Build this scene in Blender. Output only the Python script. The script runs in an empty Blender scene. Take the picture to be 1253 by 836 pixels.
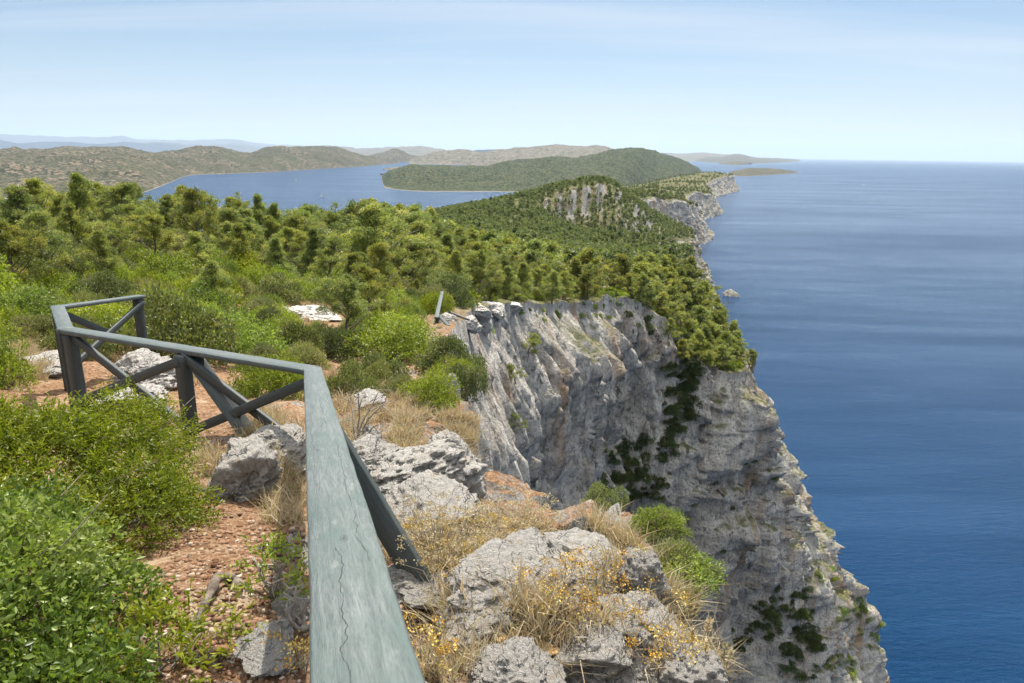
import bpy, math, random
import numpy as np
from mathutils import Vector, Matrix, Euler

RS = np.random.RandomState
random.seed(7)
C = bpy.context.scene.collection
SCN = bpy.context.scene
H0 = 150.0                       # eye height above the sea
FPX, CX, CY = 835.0, 626.5, 418.0
TH, RO = math.radians(15.38), math.radians(0.80)
fwd = np.array([0, math.cos(TH), -math.sin(TH)])
r0 = np.array([1.0, 0, 0]); u0 = np.array([0, math.sin(TH), math.cos(TH)])
rgt = math.cos(RO)*r0 + math.sin(RO)*u0
up = -math.sin(RO)*r0 + math.cos(RO)*u0
EYE = np.array([0, 0, H0])

def ray(px, py):
    return fwd + rgt*((px-CX)/FPX) + up*((CY-py)/FPX)
def P(px, py, d):
    return EYE + ray(px, py)*d
def sea_pt(px, py):
    r = ray(px, py)
    return EYE + r*(-H0/r[2])
def proj(p):
    q = np.asarray(p) - EYE
    d = q @ fwd
    return CX + FPX*(q @ rgt)/d, CY - FPX*(q @ up)/d, d

# ------------------------------------------------------------------ camera
cam = bpy.data.cameras.new('camera'); cam_o = bpy.data.objects.new('camera', cam); C.objects.link(cam_o)
cam.sensor_width = 36.0; cam.lens = 36.0*FPX/1253.0
cam.clip_start = 0.05; cam.clip_end = 400000
M = Matrix(((rgt[0], up[0], -fwd[0], 0), (rgt[1], up[1], -fwd[1], 0), (rgt[2], up[2], -fwd[2], H0), (0, 0, 0, 1)))
cam_o.matrix_world = M
SCN.camera = cam_o

# ------------------------------------------------------------------ noise
_r = RS(11)
_perm = np.concatenate([_r.permutation(256)]*3).astype(np.int32)
_g = _r.normal(size=(256, 3)); _g /= np.linalg.norm(_g, axis=1)[:, None]
_g = _g.astype(np.float32)
def noise(p):
    p = np.asarray(p, dtype=np.float32)
    i = np.floor(p).astype(np.int64); f = (p - i).astype(np.float32)
    i &= 255
    w = f*f*f*(f*(f*6-15)+10)
    out = 0
    for dx in (0, 1):
        hx = _perm[i[..., 0]+dx]; wx = w[..., 0] if dx else 1-w[..., 0]
        for dy in (0, 1):
            hy = _perm[hx+i[..., 1]+dy]; wy = w[..., 1] if dy else 1-w[..., 1]
            for dz in (0, 1):
                h = _perm[hy+i[..., 2]+dz]; wz = w[..., 2] if dz else 1-w[..., 2]
                g = _g[h]
                dot = g[..., 0]*(f[..., 0]-dx)+g[..., 1]*(f[..., 1]-dy)+g[..., 2]*(f[..., 2]-dz)
                out = out + dot*wx*wy*wz
    return out*1.6
def fbm(p, o=4, g=.5, l=2.03):
    a, s, q = 1.0, 0, np.asarray(p, dtype=np.float32)
    for k in range(o):
        s = s + a*noise(q + 17.3*k); a *= g; q = q*l
    return s
def ridged(p, o=4, g=.5, l=2.1):
    a, s, q = 1.0, 0, np.asarray(p, dtype=np.float32)
    for k in range(o):
        s = s + a*(1-2.2*np.abs(noise(q + 9.1*k))); a *= g; q = q*l
    return s
def sstep(a, b, x):
    t = np.clip((x-a)/(b-a), 0, 1); return t*t*(3-2*t)

# ------------------------------------------------------------------ objects
def tag(o, label=None, cat=None, group=None, kind=None):
    if label: o['label'] = label
    if cat: o['category'] = cat
    if group: o['group'] = group
    if kind: o['kind'] = kind
    return o
def empty(name, loc, rz=0, sc=1):
    o = bpy.data.objects.new(name, None); C.objects.link(o)
    o.location = loc; o.rotation_euler = (0, 0, rz); o.scale = (sc, sc, sc) if np.isscalar(sc) else sc
    o.empty_display_size = .1
    return o
def mesh(name, V, F, mat=None, smooth=False, attr=None, parent=None, mi=None):
    """V (n,3); F (m,3) or (m,4) int"""
    me = bpy.data.meshes.new(name)
    V = np.ascontiguousarray(V, dtype=np.float32); F = np.ascontiguousarray(F, dtype=np.int32)
    k = F.shape[1]
    me.vertices.add(len(V)); me.vertices.foreach_set('co', V.ravel())
    me.loops.add(F.size); me.loops.foreach_set('vertex_index', F.ravel())
    me.polygons.add(len(F)); me.polygons.foreach_set('loop_start', np.arange(0, F.size, k, dtype=np.int32))
    me.polygons.foreach_set('loop_total', np.full(len(F), k, dtype=np.int32))
    if smooth: me.polygons.foreach_set('use_smooth', np.ones(len(F), dtype=bool))
    me.update(calc_edges=True)
    if attr is not None:
        a = me.attributes.new('v', 'FLOAT', 'POINT'); a.data.foreach_set('value', np.ascontiguousarray(attr, dtype=np.float32))
    if mat:
        for m in (mat if isinstance(mat, (list, tuple)) else [mat]): me.materials.append(m)
    if mi is not None: me.polygons.foreach_set('material_index', np.asarray(mi, dtype=np.int32))
    o = bpy.data.objects.new(name, me); C.objects.link(o)
    if parent: o.parent = parent
    return o
def copy_tree(o, name=None):
    c = o.copy(); C.objects.link(c)
    for ch in KIDS.get(o.name, ()):
        d = ch.copy(); C.objects.link(d); d.parent = c
    return c
KIDS = {}

# ------------------------------------------------------------------ materials
class N:
    def __init__(s, name):
        s.m = bpy.data.materials.new(name); s.m.use_nodes = True
        s.t = s.m.node_tree; s.t.nodes.clear()
        s.out = s.t.nodes.new('ShaderNodeOutputMaterial')
    def n(s, ty, ins=None, **kw):
        nd = s.t.nodes.new(ty)
        for k, v in kw.items(): setattr(nd, k, v)
        for k, v in (ins or {}).items(): s.set(nd, k, v)
        return nd
    def set(s, nd, k, v):
        sk = nd.inputs[k]
        if isinstance(v, bpy.types.NodeSocket): s.t.links.new(v, sk)
        elif isinstance(v, bpy.types.Node): s.t.links.new(v.outputs[0], sk)
        else:
            if hasattr(sk.default_value, '__len__') and len(sk.default_value) == 4 and len(v) == 3: v = (*v, 1)
            sk.default_value = v
    def math(s, op, a, b=0.0, c=0.0):
        return s.n('ShaderNodeMath', {0: a, 1: b, 2: c}, operation=op)
    def coord(s, scale=(1, 1, 1), kind='Object', rot=(0, 0, 0)):
        tc = s.n('ShaderNodeTexCoord')
        return s.n('ShaderNodeMapping', {'Vector': tc.outputs[kind], 'Scale': scale, 'Rotation': rot})
    def noise(s, vec, scale=1, detail=4, rough=.55, dist=0):
        return s.n('ShaderNodeTexNoise', {'Vector': vec, 'Scale': scale, 'Detail': detail, 'Roughness': rough, 'Distortion': dist}).outputs[0]
    def ramp(s, fac, stops, interp='LINEAR'):
        nd = s.n('ShaderNodeValToRGB', {'Fac': fac}); r = nd.color_ramp; r.interpolation = interp
        while len(r.elements) < len(stops): r.elements.new(.5)
        for e, (p, c) in zip(r.elements, stops):
            e.position = p; e.color = (*c, 1) if hasattr(c, '__len__') else (c, c, c, 1)
        return nd.outputs[0]
    def mix(s, fac, a, b, mode='MIX'):
        nd = s.t.nodes.new('ShaderNodeMix'); nd.data_type = 'RGBA'; nd.blend_type = mode
        s.set(nd, 0, fac); s.set(nd, 6, a); s.set(nd, 7, b)
        return nd.outputs[2]
    def bump(s, h, strength=.5, dist=.1, normal=None):
        i = {'Height': h, 'Strength': strength, 'Distance': dist}
        if normal is not None: i['Normal'] = normal
        return s.n('ShaderNodeBump', i).outputs[0]
    def bsdf(s, color, rough=.8, normal=None, spec=.3, **kw):
        i = {'Base Color': color, 'Roughness': rough, 'Specular IOR Level': spec}
        if normal is not None: i['Normal'] = normal
        i.update(kw)
        return s.n('ShaderNodeBsdfPrincipled', i)
    def done(s, sh):
        s.t.links.new(sh.outputs[0], s.out.inputs['Surface']); return s.m

def leaf_mat(name, cols, trans=.35, rough=.5, tint=(1.15, 1.25, .6), dead=None):
    """leaf colour varies leaf by leaf (attribute v) and plant by plant"""
    s = N(name)
    at = s.n('ShaderNodeAttribute', attribute_name='v').outputs['Fac']
    c = s.ramp(at, [(i/(len(cols)-1), k) for i, k in enumerate(cols)])
    oi = s.n('ShaderNodeObjectInfo').outputs['Random']
    hs = s.n('ShaderNodeHueSaturation', {'Hue': s.math('MULTIPLY_ADD', oi, .035, .4825).outputs[0], 'Saturation': s.math('MULTIPLY_ADD', oi, -.18, 1.06).outputs[0],
             'Value': s.math('MULTIPLY_ADD', s.math('FRACT', s.math('MULTIPLY', oi, 7.31)).outputs[0], .5, .78).outputs[0], 'Color': c})
    p = s.bsdf(hs.outputs[0], rough, spec=.35)
    tr = s.n('ShaderNodeBsdfTranslucent', {'Color': s.mix(1.0, hs.outputs[0], tint, 'MULTIPLY')})
    mx = s.n('ShaderNodeMixShader', {0: trans, 1: p, 2: tr})
    return s.done(mx)

def rock_mat(name, warm=.35, far=0, scale=1.0, plant=0.0):
    s = N(name)
    geo = s.n('ShaderNodeNewGeometry')
    c = s.coord((1, 1, 1)); cs = s.coord((1, 1, .22))
    n1 = s.noise(cs, .06*scale, 6, .6, .4)
    n2 = s.noise(cs, .5*scale, 7, .65, .6)
    n3 = s.noise(c, 2.2*scale, 8, .7)
    base = s.ramp(n2, [(.30, (.24, .215, .182)), (.40, (.47, .43, .37)), (.54, (.58, .54, .475)), (.72, (.68, .64, .57))])
    base = s.mix(s.ramp(n3, [(.40, .6), (.50, 0)]), base, (.15, .143, .13))
    drip = s.noise(s.coord((1, 1, .055)), 1.5*scale, 6, .7, .3)
    base = s.mix(s.ramp(drip, [(.55, 0.0), (.66, .55)]), base, (.13, .122, .108))
    # ochre and rust stains running down
    w = s.noise(s.coord((1, 1, .16)), .11*scale, 5, .6, .9)
    base = s.mix(s.ramp(w, [(.52, 0.0), (.72, warm*1.6)]), base, (.36, .225, .125))
    w2 = s.noise(s.coord((1, 1, .10)), .35*scale, 4, .6, .5)
    base = s.mix(s.ramp(w2, [(.60, 0.0), (.74, warm)]), base, (.22, .12, .07))
    # dark lichen
    pits = s.noise(s.coord((1, 1, .45)), .9*scale, 6, .75)
    base = s.mix(s.ramp(pits, [(.60, 0.0), (.64, .85)]), base, (.07, .068, .058))
    if plant > 0:
        gz = s.n('ShaderNodeSeparateXYZ', {0: geo.outputs['Normal']}).outputs[2]
        g = s.noise(c, .25*scale, 5, .6)
        f = s.math('MULTIPLY', s.ramp(gz, [(.55, 0.), (.74, 1.)]), s.ramp(g, [(.4, .3), (.55, 1)]))
        gr = s.ramp(s.noise(c, 1.4*scale, 4), [(.3, (.055, .075, .02)), (.5, (.10, .115, .035)), (.65, (.25, .2, .11))])
        base = s.mix(s.math('MULTIPLY', f.outputs[0], plant).outputs[0], base, gr)
    h = s.math('ADD', s.math('MULTIPLY', n2, 1.2).outputs[0], s.math('MULTIPLY', n3, .6).outputs[0])
    b = s.bump(h.outputs[0], 1.0, .9/scale)
    vo = s.n('ShaderNodeTexVoronoi', {'Vector': s.coord((1, 1, .5)), 'Scale': 1.3*scale, 'Randomness': 1}, feature='DISTANCE_TO_EDGE').outputs[0]
    b = s.bump(s.ramp(vo, [(0, 0.), (.16, 1.)]), .35, .12/scale, b)
    return s.done(s.bsdf(base, .9, b, .15))

def ground_mat():
    s = N('ground')
    c = s.coord()
    geo = s.n('ShaderNodeNewGeometry')
    gz = s.n('ShaderNodeSeparateXYZ', {0: geo.outputs['True Normal']}).outputs[2]
    big = s.noise(c, 2.1, 7, .7); mid = s.noise(c, 4, 6, .65); fine = s.noise(c, 22, 9, .78)
    soil = s.ramp(fine, [(.36, (.065, .034, .020)), (.5, (.225, .128, .066)), (.62, (.37, .25, .165))])
    dry = s.mix(.5, s.ramp(mid, [(.3, (.17, .105, .06)), (.5, (.36, .255, .16)), (.7, (.50, .42, .32))]), s.ramp(fine, [(.36, (.16, .11, .07)), (.5, (.40, .31, .20)), (.64, (.56, .49, .38))]))
    col = s.mix(s.ramp(big, [(.54, 0.), (.68, 1.)]), soil, dry)
    # pale stones bedded in the soil
    vo = s.n('ShaderNodeTexVoronoi', {'Vector': c, 'Scale': 38, 'Randomness': 1}, feature='F1')
    stone = s.math('MULTIPLY', s.ramp(vo.outputs['Distance'], [(.2, .8), (.36, 0.)]), s.ramp(s.noise(c, 2.2, 3), [(.45, .0), (.62, 1.)]))
    scol = s.ramp(s.n('ShaderNodeSeparateColor', {0: vo.outputs['Color']}).outputs[0], [(0, (.26, .16, .10)), (.5, (.38, .28, .19)), (1, (.46, .39, .31))])
    col = s.mix(stone.outputs[0], col, scol)
    rk = s.ramp(s.noise(s.coord((1, 1, .3)), 1.1, 12, .8, .4), [(.40, (.08, .077, .07)), (.5, (.22, .213, .198)), (.64, (.40, .387, .36))])
    steep = s.ramp(gz, [(.70, 1.), (.90, 0.)])
    col = s.mix(steep, col, rk)
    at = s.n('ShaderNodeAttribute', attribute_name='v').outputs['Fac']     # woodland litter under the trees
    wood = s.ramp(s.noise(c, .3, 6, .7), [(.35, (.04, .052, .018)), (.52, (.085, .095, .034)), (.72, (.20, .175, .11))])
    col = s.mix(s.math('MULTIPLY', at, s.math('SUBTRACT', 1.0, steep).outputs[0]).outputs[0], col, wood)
    h = s.math('ADD', s.math('MULTIPLY', fine, .7).outputs[0], s.math('MULTIPLY', stone.outputs[0], .35).outputs[0])
    h = s.math('ADD', h.outputs[0], mid)
    return s.done(s.bsdf(col, .95, s.bump(h.outputs[0], .8, .06), .1))

def island_mat(name, kind):
    s = N(name)
    c = s.coord()
    n1 = s.noise(c, .02, 5, .6); n2 = s.noise(c, .075, 3, .7); n3 = s.noise(c, .004, 4, .5)
    if kind == 'wood':
        col = s.ramp(n2, [(.40, (.008, .016, .007)), (.5, (.028, .040, .016)), (.58, (.075, .082, .038))])
        col = s.mix(s.ramp(n1, [(.55, 0.), (.72, .45)]), col, (.14, .125, .07))
    elif kind == 'heath':
        col = s.ramp(s.noise(c, .045, 4, .8), [(.47, (.022, .03, .015)), (.51, (.07, .064, .038)), (.56, (.175, .138, .10))])
        col = s.mix(s.ramp(n3, [(.44, 0.), (.58, .85)]), col, s.ramp(n2, [(.47, (.02, .03, .014)), (.56, (.10, .09, .055))]))
    elif kind == 'bare':
        col = s.ramp(n1, [(.38, (.05, .055, .035)), (.52, (.125, .108, .078)), (.66, (.20, .17, .13))])
    else:
        col = s.ramp(n1, [(.3, (.05, .06, .055)), (.7, (.11, .11, .10))])
    z = s.n('ShaderNodeSeparateXYZ', {0: s.n('ShaderNodeNewGeometry').outputs['Position']}).outputs[2]
    zz = s.math('ADD', z, s.math('MULTIPLY', n2, 5).outputs[0])
    col = s.mix(s.ramp(s.math('DIVIDE', zz.outputs[0], 14).outputs[0], [(.20, .8), (.30, 0.)]), col, (.27, .23, .18))
    return s.done(s.bsdf(col, .95, s.bump(n2, .9, 5), .1))

def wood_mat(name, cracks=False, dark=1.0):
    """green-grey stained timber, grain along the local X axis"""
    s = N(name)
    c = s.coord((1, 1, 1))
    xyz = s.n('ShaderNodeSeparateXYZ', {0: c})
    g0 = s.n('ShaderNodeTexNoise', {'Vector': s.coord((1.2, 9, 9)), 'Scale': 1.5, 'Detail': 3, 'Distortion': .6})
    g = s.noise(s.coord((1.6, 24, 24)), 3, 8, .78, .8)
    f = s.noise(s.coord((7, 70, 70)), 4, 5, .75, .3)
    st = s.noise(s.coord((2, 4, 4)), 1.6, 5, .65, .8)
    k = dark
    col = s.ramp(g, [(.25, (.05*k, .07*k, .068*k)), (.42, (.125*k, .15*k, .148*k)), (.58, (.20*k, .228*k, .222*k)), (.8, (.34*k, .37*k, .355*k))])
    col = s.mix(s.ramp(st, [(.38, .85), (.56, 0)]), col, (.115*k, .16*k, .15*k))
    col = s.mix(s.ramp(s.noise(s.coord((5, 14, 14)), 2.2, 4, .6), [(.62, 0.), (.75, .55)]), col, (.33*k, .37*k, .34*k))
    col = s.mix(s.ramp(f, [(.5, 0.), (.62, .5)]), col, (.07*k, .09*k, .08*k))
    h = s.math('ADD', g, s.math('MULTIPLY', f, .4).outputs[0]).outputs[0]
    if cracks:
        x, y = xyz.outputs[0], xyz.outputs[1]
        mask = None
        wob = s.n('ShaderNodeTexNoise', {'Vector': s.n('ShaderNodeCombineXYZ', {0: x}), 'Scale': 5.5, 'Detail': 4, 'Roughness': .6}).outputs[0]
        for (y0, a, b, w, amp) in ((.018, 1.05, 2.0, .0014, .085), (-.034, 1.9, 3.1, .0012, .06), (.03, .35, .85, .0009, .07), (-.02, .1, .62, .0011, .05), (.045, 2.6, 3.9, .001, .05), (-.01, 3.4, 4.6, .0014, .05), (.012, .62, 1.0, .0008, .09)):
            yy = s.math('ADD', y0, s.math('MULTIPLY', s.math('SUBTRACT', wob, .5).outputs[0], amp).outputs[0]).outputs[0]
            d = s.math('ABSOLUTE', s.math('SUBTRACT', y, yy).outputs[0]).outputs[0]
            ww = s.math('MULTIPLY', w*1.5, s.math('ADD', s.noise(c, 30, 2), -.12).outputs[0]).outputs[0]
            m = s.math('LESS_THAN', d, ww).outputs[0]
            e = s.math('MULTIPLY', s.math('GREATER_THAN', x, a).outputs[0], s.math('LESS_THAN', x, b).outputs[0]).outputs[0]
            m = s.math('MULTIPLY', m, e).outputs[0]
            mask = m if mask is None else s.math('MAXIMUM', mask, m).outputs[0]
        # knots: ringed dark eyes in the grain
        for (kx, ky, r) in ((2.05, -.002, .011), (1.0, -.028, .008), (.78, -.03, .013), (3.0, .03, .01)):
            q = s.n('ShaderNodeVectorMath', {0: c, 1: (kx, ky, .0)}, operation='SUBTRACT')
            q = s.n('ShaderNodeVectorMath', {0: q.outputs[0], 1: (.45, 1.15, 0)}, operation='MULTIPLY')
            L = s.n('ShaderNodeVectorMath', {0: q.outputs[0]}, operation='LENGTH').outputs['Value']
            ring = s.math('MULTIPLY', s.math('ABSOLUTE', s.math('SINE', s.math('MULTIPLY', L, 900.0*.011/r).outputs[0]).outputs[0]).outputs[0], s.math('LESS_THAN', L, r).outputs[0]).outputs[0]
            col = s.mix(s.math('MULTIPLY', ring, .7).outputs[0], col, (.06*k, .075*k, .065*k))
            mask = s.math('MAXIMUM', mask, s.math('LESS_THAN', L, r*.22).outputs[0]).outputs[0]
        # an X scored into the board
        for sg in (1, -1):
            u = s.math('SUBTRACT', s.math('SUBTRACT', x, .93).outputs[0], s.math('MULTIPLY', s.math('ADD', y, -.037).outputs[0], 1.5*sg).outputs[0]).outputs[0]
            m = s.math('LESS_THAN', s.math('ABSOLUTE', u).outputs[0], .0016).outputs[0]
            e = s.math('LESS_THAN', s.math('ABSOLUTE', s.math('ADD', y, -.037).outputs[0]).outputs[0], .013).outputs[0]
            mask = s.math('MAXIMUM', mask, s.math('MULTIPLY', m, e).outputs[0]).outputs[0]
        col = s.mix(s.math('MULTIPLY', mask, .85).outputs[0], col, (.02, .024, .022))
        h = s.math('SUBTRACT', h, s.math('MULTIPLY', mask, 2.5).outputs[0]).outputs[0]
    return s.done(s.bsdf(col, .55, s.bump(h, .55, .004), .35))

def flat_mat(name, cols, scale=8, rough=.85, vec=(1, 1, 1), bump=.4, bd=.02, spec=.2):
    s = N(name)
    n = s.noise(s.coord(vec), scale, 6, .65)
    return s.done(s.bsdf(s.ramp(n, [(.28+.44*i/(len(cols)-1), k) for i, k in enumerate(cols)]), rough, s.bump(n, bump, bd), spec))

def sea_mat():
    s = N('sea')
    c = s.coord()
    # long wind lanes and slicks lie roughly across the view
    lane = s.noise(s.coord((.0011, .0042, 1), rot=(0, 0, math.radians(9))), 1, 6, .62, .9)
    lane2 = s.noise(s.coord((.006, .03, 1), rot=(0, 0, math.radians(5))), 1, 5, .6, .6)
    w1 = s.noise(s.coord((.16, .5, 1), rot=(0, 0, math.radians(-14))), 1, 5, .62, .3)
    w2 = s.noise(s.coord((.9, 1.7, 1), rot=(0, 0, math.radians(12))), 1, 4, .6, .2)
    sw = s.noise(s.coord((.02, .075, 1), rot=(0, 0, math.radians(-8))), 1, 3, .5)
    # water colour pales slightly with the lane noise
    col = s.ramp(lane, [(.32, (.001, .024, .074)), (.62, (.002, .030, .088)), (.78, (.006, .044, .11))])
    h = s.math('ADD', s.math('MULTIPLY', w1, 1.0).outputs[0], s.math('MULTIPLY', w2, .35).outputs[0])
    h = s.math('ADD', h.outputs[0], s.math('MULTIPLY', sw, .9).outputs[0])
    amp = s.math('MULTIPLY', s.ramp(lane, [(.36, 1.), (.70, .68)]), s.ramp(lane2, [(.35, 1.), (.65, .75)]))
    b = s.bump(h.outputs[0], .8, 5.0)
    nd = s.t.nodes[-1]
    s.set(nd, 'Strength', s.math('MULTIPLY', amp.outputs[0], .75).outputs[0])
    ro = s.math('MULTIPLY_ADD', s.ramp(lane, [(.36, 1.), (.66, 0.)]), .07, .18)
    return s.done(s.bsdf(col, ro.outputs[0], b, .26, IOR=1.333, **{'Specular Tint': (.25, .62, 1, 1)}))

MAT = {}
MAT['rock'] = rock_mat('limestone_cliff', .78, plant=.9)
MAT['ground'] = ground_mat()
def boulder_mat():
    s = N('limestone_boulder'); c = s.coord((1, 1, 1)); cs = s.coord((1.4, 1.4, .7))
    n1 = s.noise(c, 1.6, 6, .65, .3); n2 = s.noise(cs, 6, 8, .72, .4); n3 = s.noise(c, 30, 5, .7)
    col = s.ramp(n2, [(.3, (.27, .26, .24)), (.42, (.46, .44, .405)), (.56, (.60, .57, .52)), (.75, (.68, .65, .60))])
    col = s.mix(s.ramp(n3, [(.36, .45), (.5, 0)]), col, (.26, .245, .22))
    col = s.mix(s.ramp(n1, [(.55, 0.), (.70, .6)]), col, (.46, .36, .24))
    rid = s.math('ABSOLUTE', s.math('SUBTRACT', s.noise(s.coord((1, .5, .6), rot=(.4, .2, .7)), 1.9, 3, .5, .2), .5).outputs[0])
    cr = s.ramp(rid, [(.0, .6), (.014, 0.)])
    col = s.mix(cr, col, (.09, .085, .075))
    h = s.math('ADD', n2, s.math('MULTIPLY', n3, .35).outputs[0]); h = s.math('SUBTRACT', h, s.math('MULTIPLY', cr, .5).outputs[0])
    return s.done(s.bsdf(col, .9, s.bump(h.outputs[0], 1.0, .07), .15))
MAT['boulder'] = boulder_mat()
MAT['boulder_o'] = flat_mat('broken_rock_face', [(.30, .16, .06), (.52, .33, .13), (.58, .5, .4)], 9, .9, bd=.02)
MAT['sea'] = sea_mat()
MAT['bark'] = flat_mat('bark', [(.06, .045, .035), (.17, .14, .11), (.28, .25, .21)], 14, .95, (1, 1, .3), .8, .03)
MAT['twig'] = flat_mat('dry_twig', [(.12, .10, .085), (.27, .24, .2), (.38, .35, .31)], 25, .95, (1, 1, 1), .6, .01)
MAT['rail'] = wood_mat('stained_handrail', True, .68)
MAT['post'] = wood_mat('stained_post_shaded', False, .42)
MAT['brace'] = wood_mat('stained_brace_shaded', False, .62)
MAT['pine'] = leaf_mat('pine_needles', [(0.083, 0.114, 0.039), (0.166, 0.202, 0.056), (0.273, 0.283, 0.072), (0.415, 0.356, 0.110)], .42, .5)
MAT['mastic'] = leaf_mat('mastic_leaves', [(0.059, 0.094, 0.015), (0.134, 0.188, 0.022), (0.228, 0.275, 0.032), (0.335, 0.338, 0.055)], .42, .42)
MAT['olive'] = leaf_mat('olive_leaves', [(0.056, 0.077, 0.026), (0.120, 0.145, 0.048), (0.190, 0.204, 0.071), (0.281, 0.264, 0.127)], .32, .45)
MAT['grey'] = leaf_mat('juniper_leaves', [(0.071, 0.090, 0.033), (0.163, 0.179, 0.069), (0.255, 0.248, 0.110), (0.355, 0.290, 0.152)], .28, .6)
MAT['oak'] = leaf_mat('holly_leaves', [(0.059, 0.099, 0.019), (0.130, 0.199, 0.031), (0.220, 0.290, 0.052), (0.338, 0.383, 0.124)], .38, .35)
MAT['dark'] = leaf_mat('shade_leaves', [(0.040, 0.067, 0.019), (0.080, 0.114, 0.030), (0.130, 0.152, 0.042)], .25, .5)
MAT['straw'] = leaf_mat('dry_grass', [(.34, .26, .15), (.50, .41, .26), (.62, .54, .38), (.34, .34, .17)], .35, .7, (1.1, 1, .7))
MAT['flower'] = leaf_mat('yellow_flower', [(.42, .25, .04), (.58, .38, .06), (.62, .48, .14)], .2, .7, (1, .9, .5))
MAT['heath_d'] = island_mat('island_woodland', 'wood')
MAT['heath'] = island_mat('island_heath', 'heath')
MAT['bare'] = island_mat('island_bare', 'bare')
MAT['mount'] = island_mat('mountain', 'mount')
MAT['white'] = flat_mat('boat_white', [(.7, .7, .7), (.8, .8, .8)], 2, .4, bump=0)
MAT['hullblue'] = flat_mat('boat_stripe', [(.1, .15, .3), (.12, .18, .34)], 2, .4, bump=0)

# ------------------------------------------------------------------ headland surface
HC = []      # control points (x, y, z)
def hc(px, py, d): HC.append(P(px, py, d))
for x, y, z in ((0, 0, -1.62), (-1, 1.2, -1.72), (-.9, 2.2, -1.85), (-2.3, 1.5, -1.8), (-4, -2, -1.5), (-12, -6, -1.), (0, -8, -1.3), (-30, -30, 0), (-2.6, 3.6, -2.25), (-5, 4.5, -2.4),
                (-1.35, 3.4, -2.2), (1.2, 0, -1.9), (3, -12, -2.2), (-100, -60, -4), (-12, 4, -2.5), (-40, 10, -4), (-60, -10, -3), (3, -40, -3)):
    HC.append(np.array([x, y, H0+z]))
for a in ((372, 577, 5.57), (237, 552, 6.1), (92, 515, 7.1), (165, 470, 9.6), (530, 722, 3.85), (310, 535, 6.7), (320, 640, 4.7),
          (500, 560, 6.9), (560, 640, 5.4), (650, 800, 3.1), (830, 836, 3.2), (790, 705, 4.3), (720, 668, 5), (640, 650, 6.2), (578, 605, 8), (580, 532, 10),
          (555, 472, 14), (545, 440, 17), (556, 396, 28), (590, 379, 45), (640, 376, 60), (700, 374, 80), (760, 366, 100), (820, 404, 110), (850, 436, 121), (880, 456, 116), (920, 462, 120),
          (400, 385, 25), (250, 405, 18), (100, 335, 26), (0, 340, 22), (0, 435, 10), (450, 485, 13), (300, 462, 12), (430, 520, 9.5), (200, 480, 9), (500, 480, 13), (480, 420, 20),
          (100, 300, 46), (300, 328, 50), (450, 335, 60), (200, 300, 46), (470, 297, 110), (600, 335, 130), (700, 352, 120), (0, 310, 60), (-250, 330, 60), (-250, 320, 120), (300, 330, 100),
          (640, 312, 250), (700, 328, 220), (780, 343, 190), (600, 282, 420), (700, 296, 420), (560, 266, 450), (640, 243, 600), (740, 227, 690), (722, 229, 676), (757, 229, 692), (700, 232, 662), (745, 318, 400),
          (668, 262, 628), (684, 268, 630), (700, 272, 632), (716, 268, 634), (732, 260, 640), (670, 244, 636), (686, 239, 640), (702, 234, 643), (718, 230, 645), (734, 226, 650), (760, 250, 700), (775, 246, 690), (800, 282, 720), (500, 290, 300), (540, 280, 450), (450, 300, 200), (620, 250, 800), (700, 240, 850),
          (770, 262, 660), (790, 300, 640), (840, 335, 150), (300, 330, 200), (100, 350, 200), (400, 320, 350)):
    hc(*a)
HC = np.array(HC)
def warp(xy):
    xy = np.asarray(xy, dtype=np.float64)
    r = np.sqrt((xy**2).sum(-1))+1e-9
    return xy/r[..., None]*np.log1p(r/3)[..., None]
_hw = warp(HC[:, :2]); _hr = np.sqrt((HC[:, :2]**2).sum(-1))+3
_g0 = (HC[:, 2]-H0)/_hr
_D = np.linalg.norm(_hw[:, None]-_hw[None], axis=-1)
_n = len(HC)
_A = np.zeros((_n+1, _n+1)); _A[:_n, :_n] = -_D + np.eye(_n)*.004; _A[_n, :_n] = 1; _A[:_n, _n] = 1
_w = np.linalg.solve(_A, np.append(_g0, 0))
def HZ(xy):
    xy = np.asarray(xy, dtype=np.float64); sh = xy.shape[:-1]
    q = warp(xy).reshape(-1, 2); out = np.empty(len(q))
    for i in range(0, len(q), 60000):
        out[i:i+60000] = -np.linalg.norm(q[i:i+60000, None]-_hw[None], axis=-1) @ _w[:_n] + _w[_n]
    return out.reshape(sh)*(np.sqrt((xy**2).sum(-1))+3)+H0

def rim(px, py, d): p = P(px, py, d); return p[0], p[1]
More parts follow.
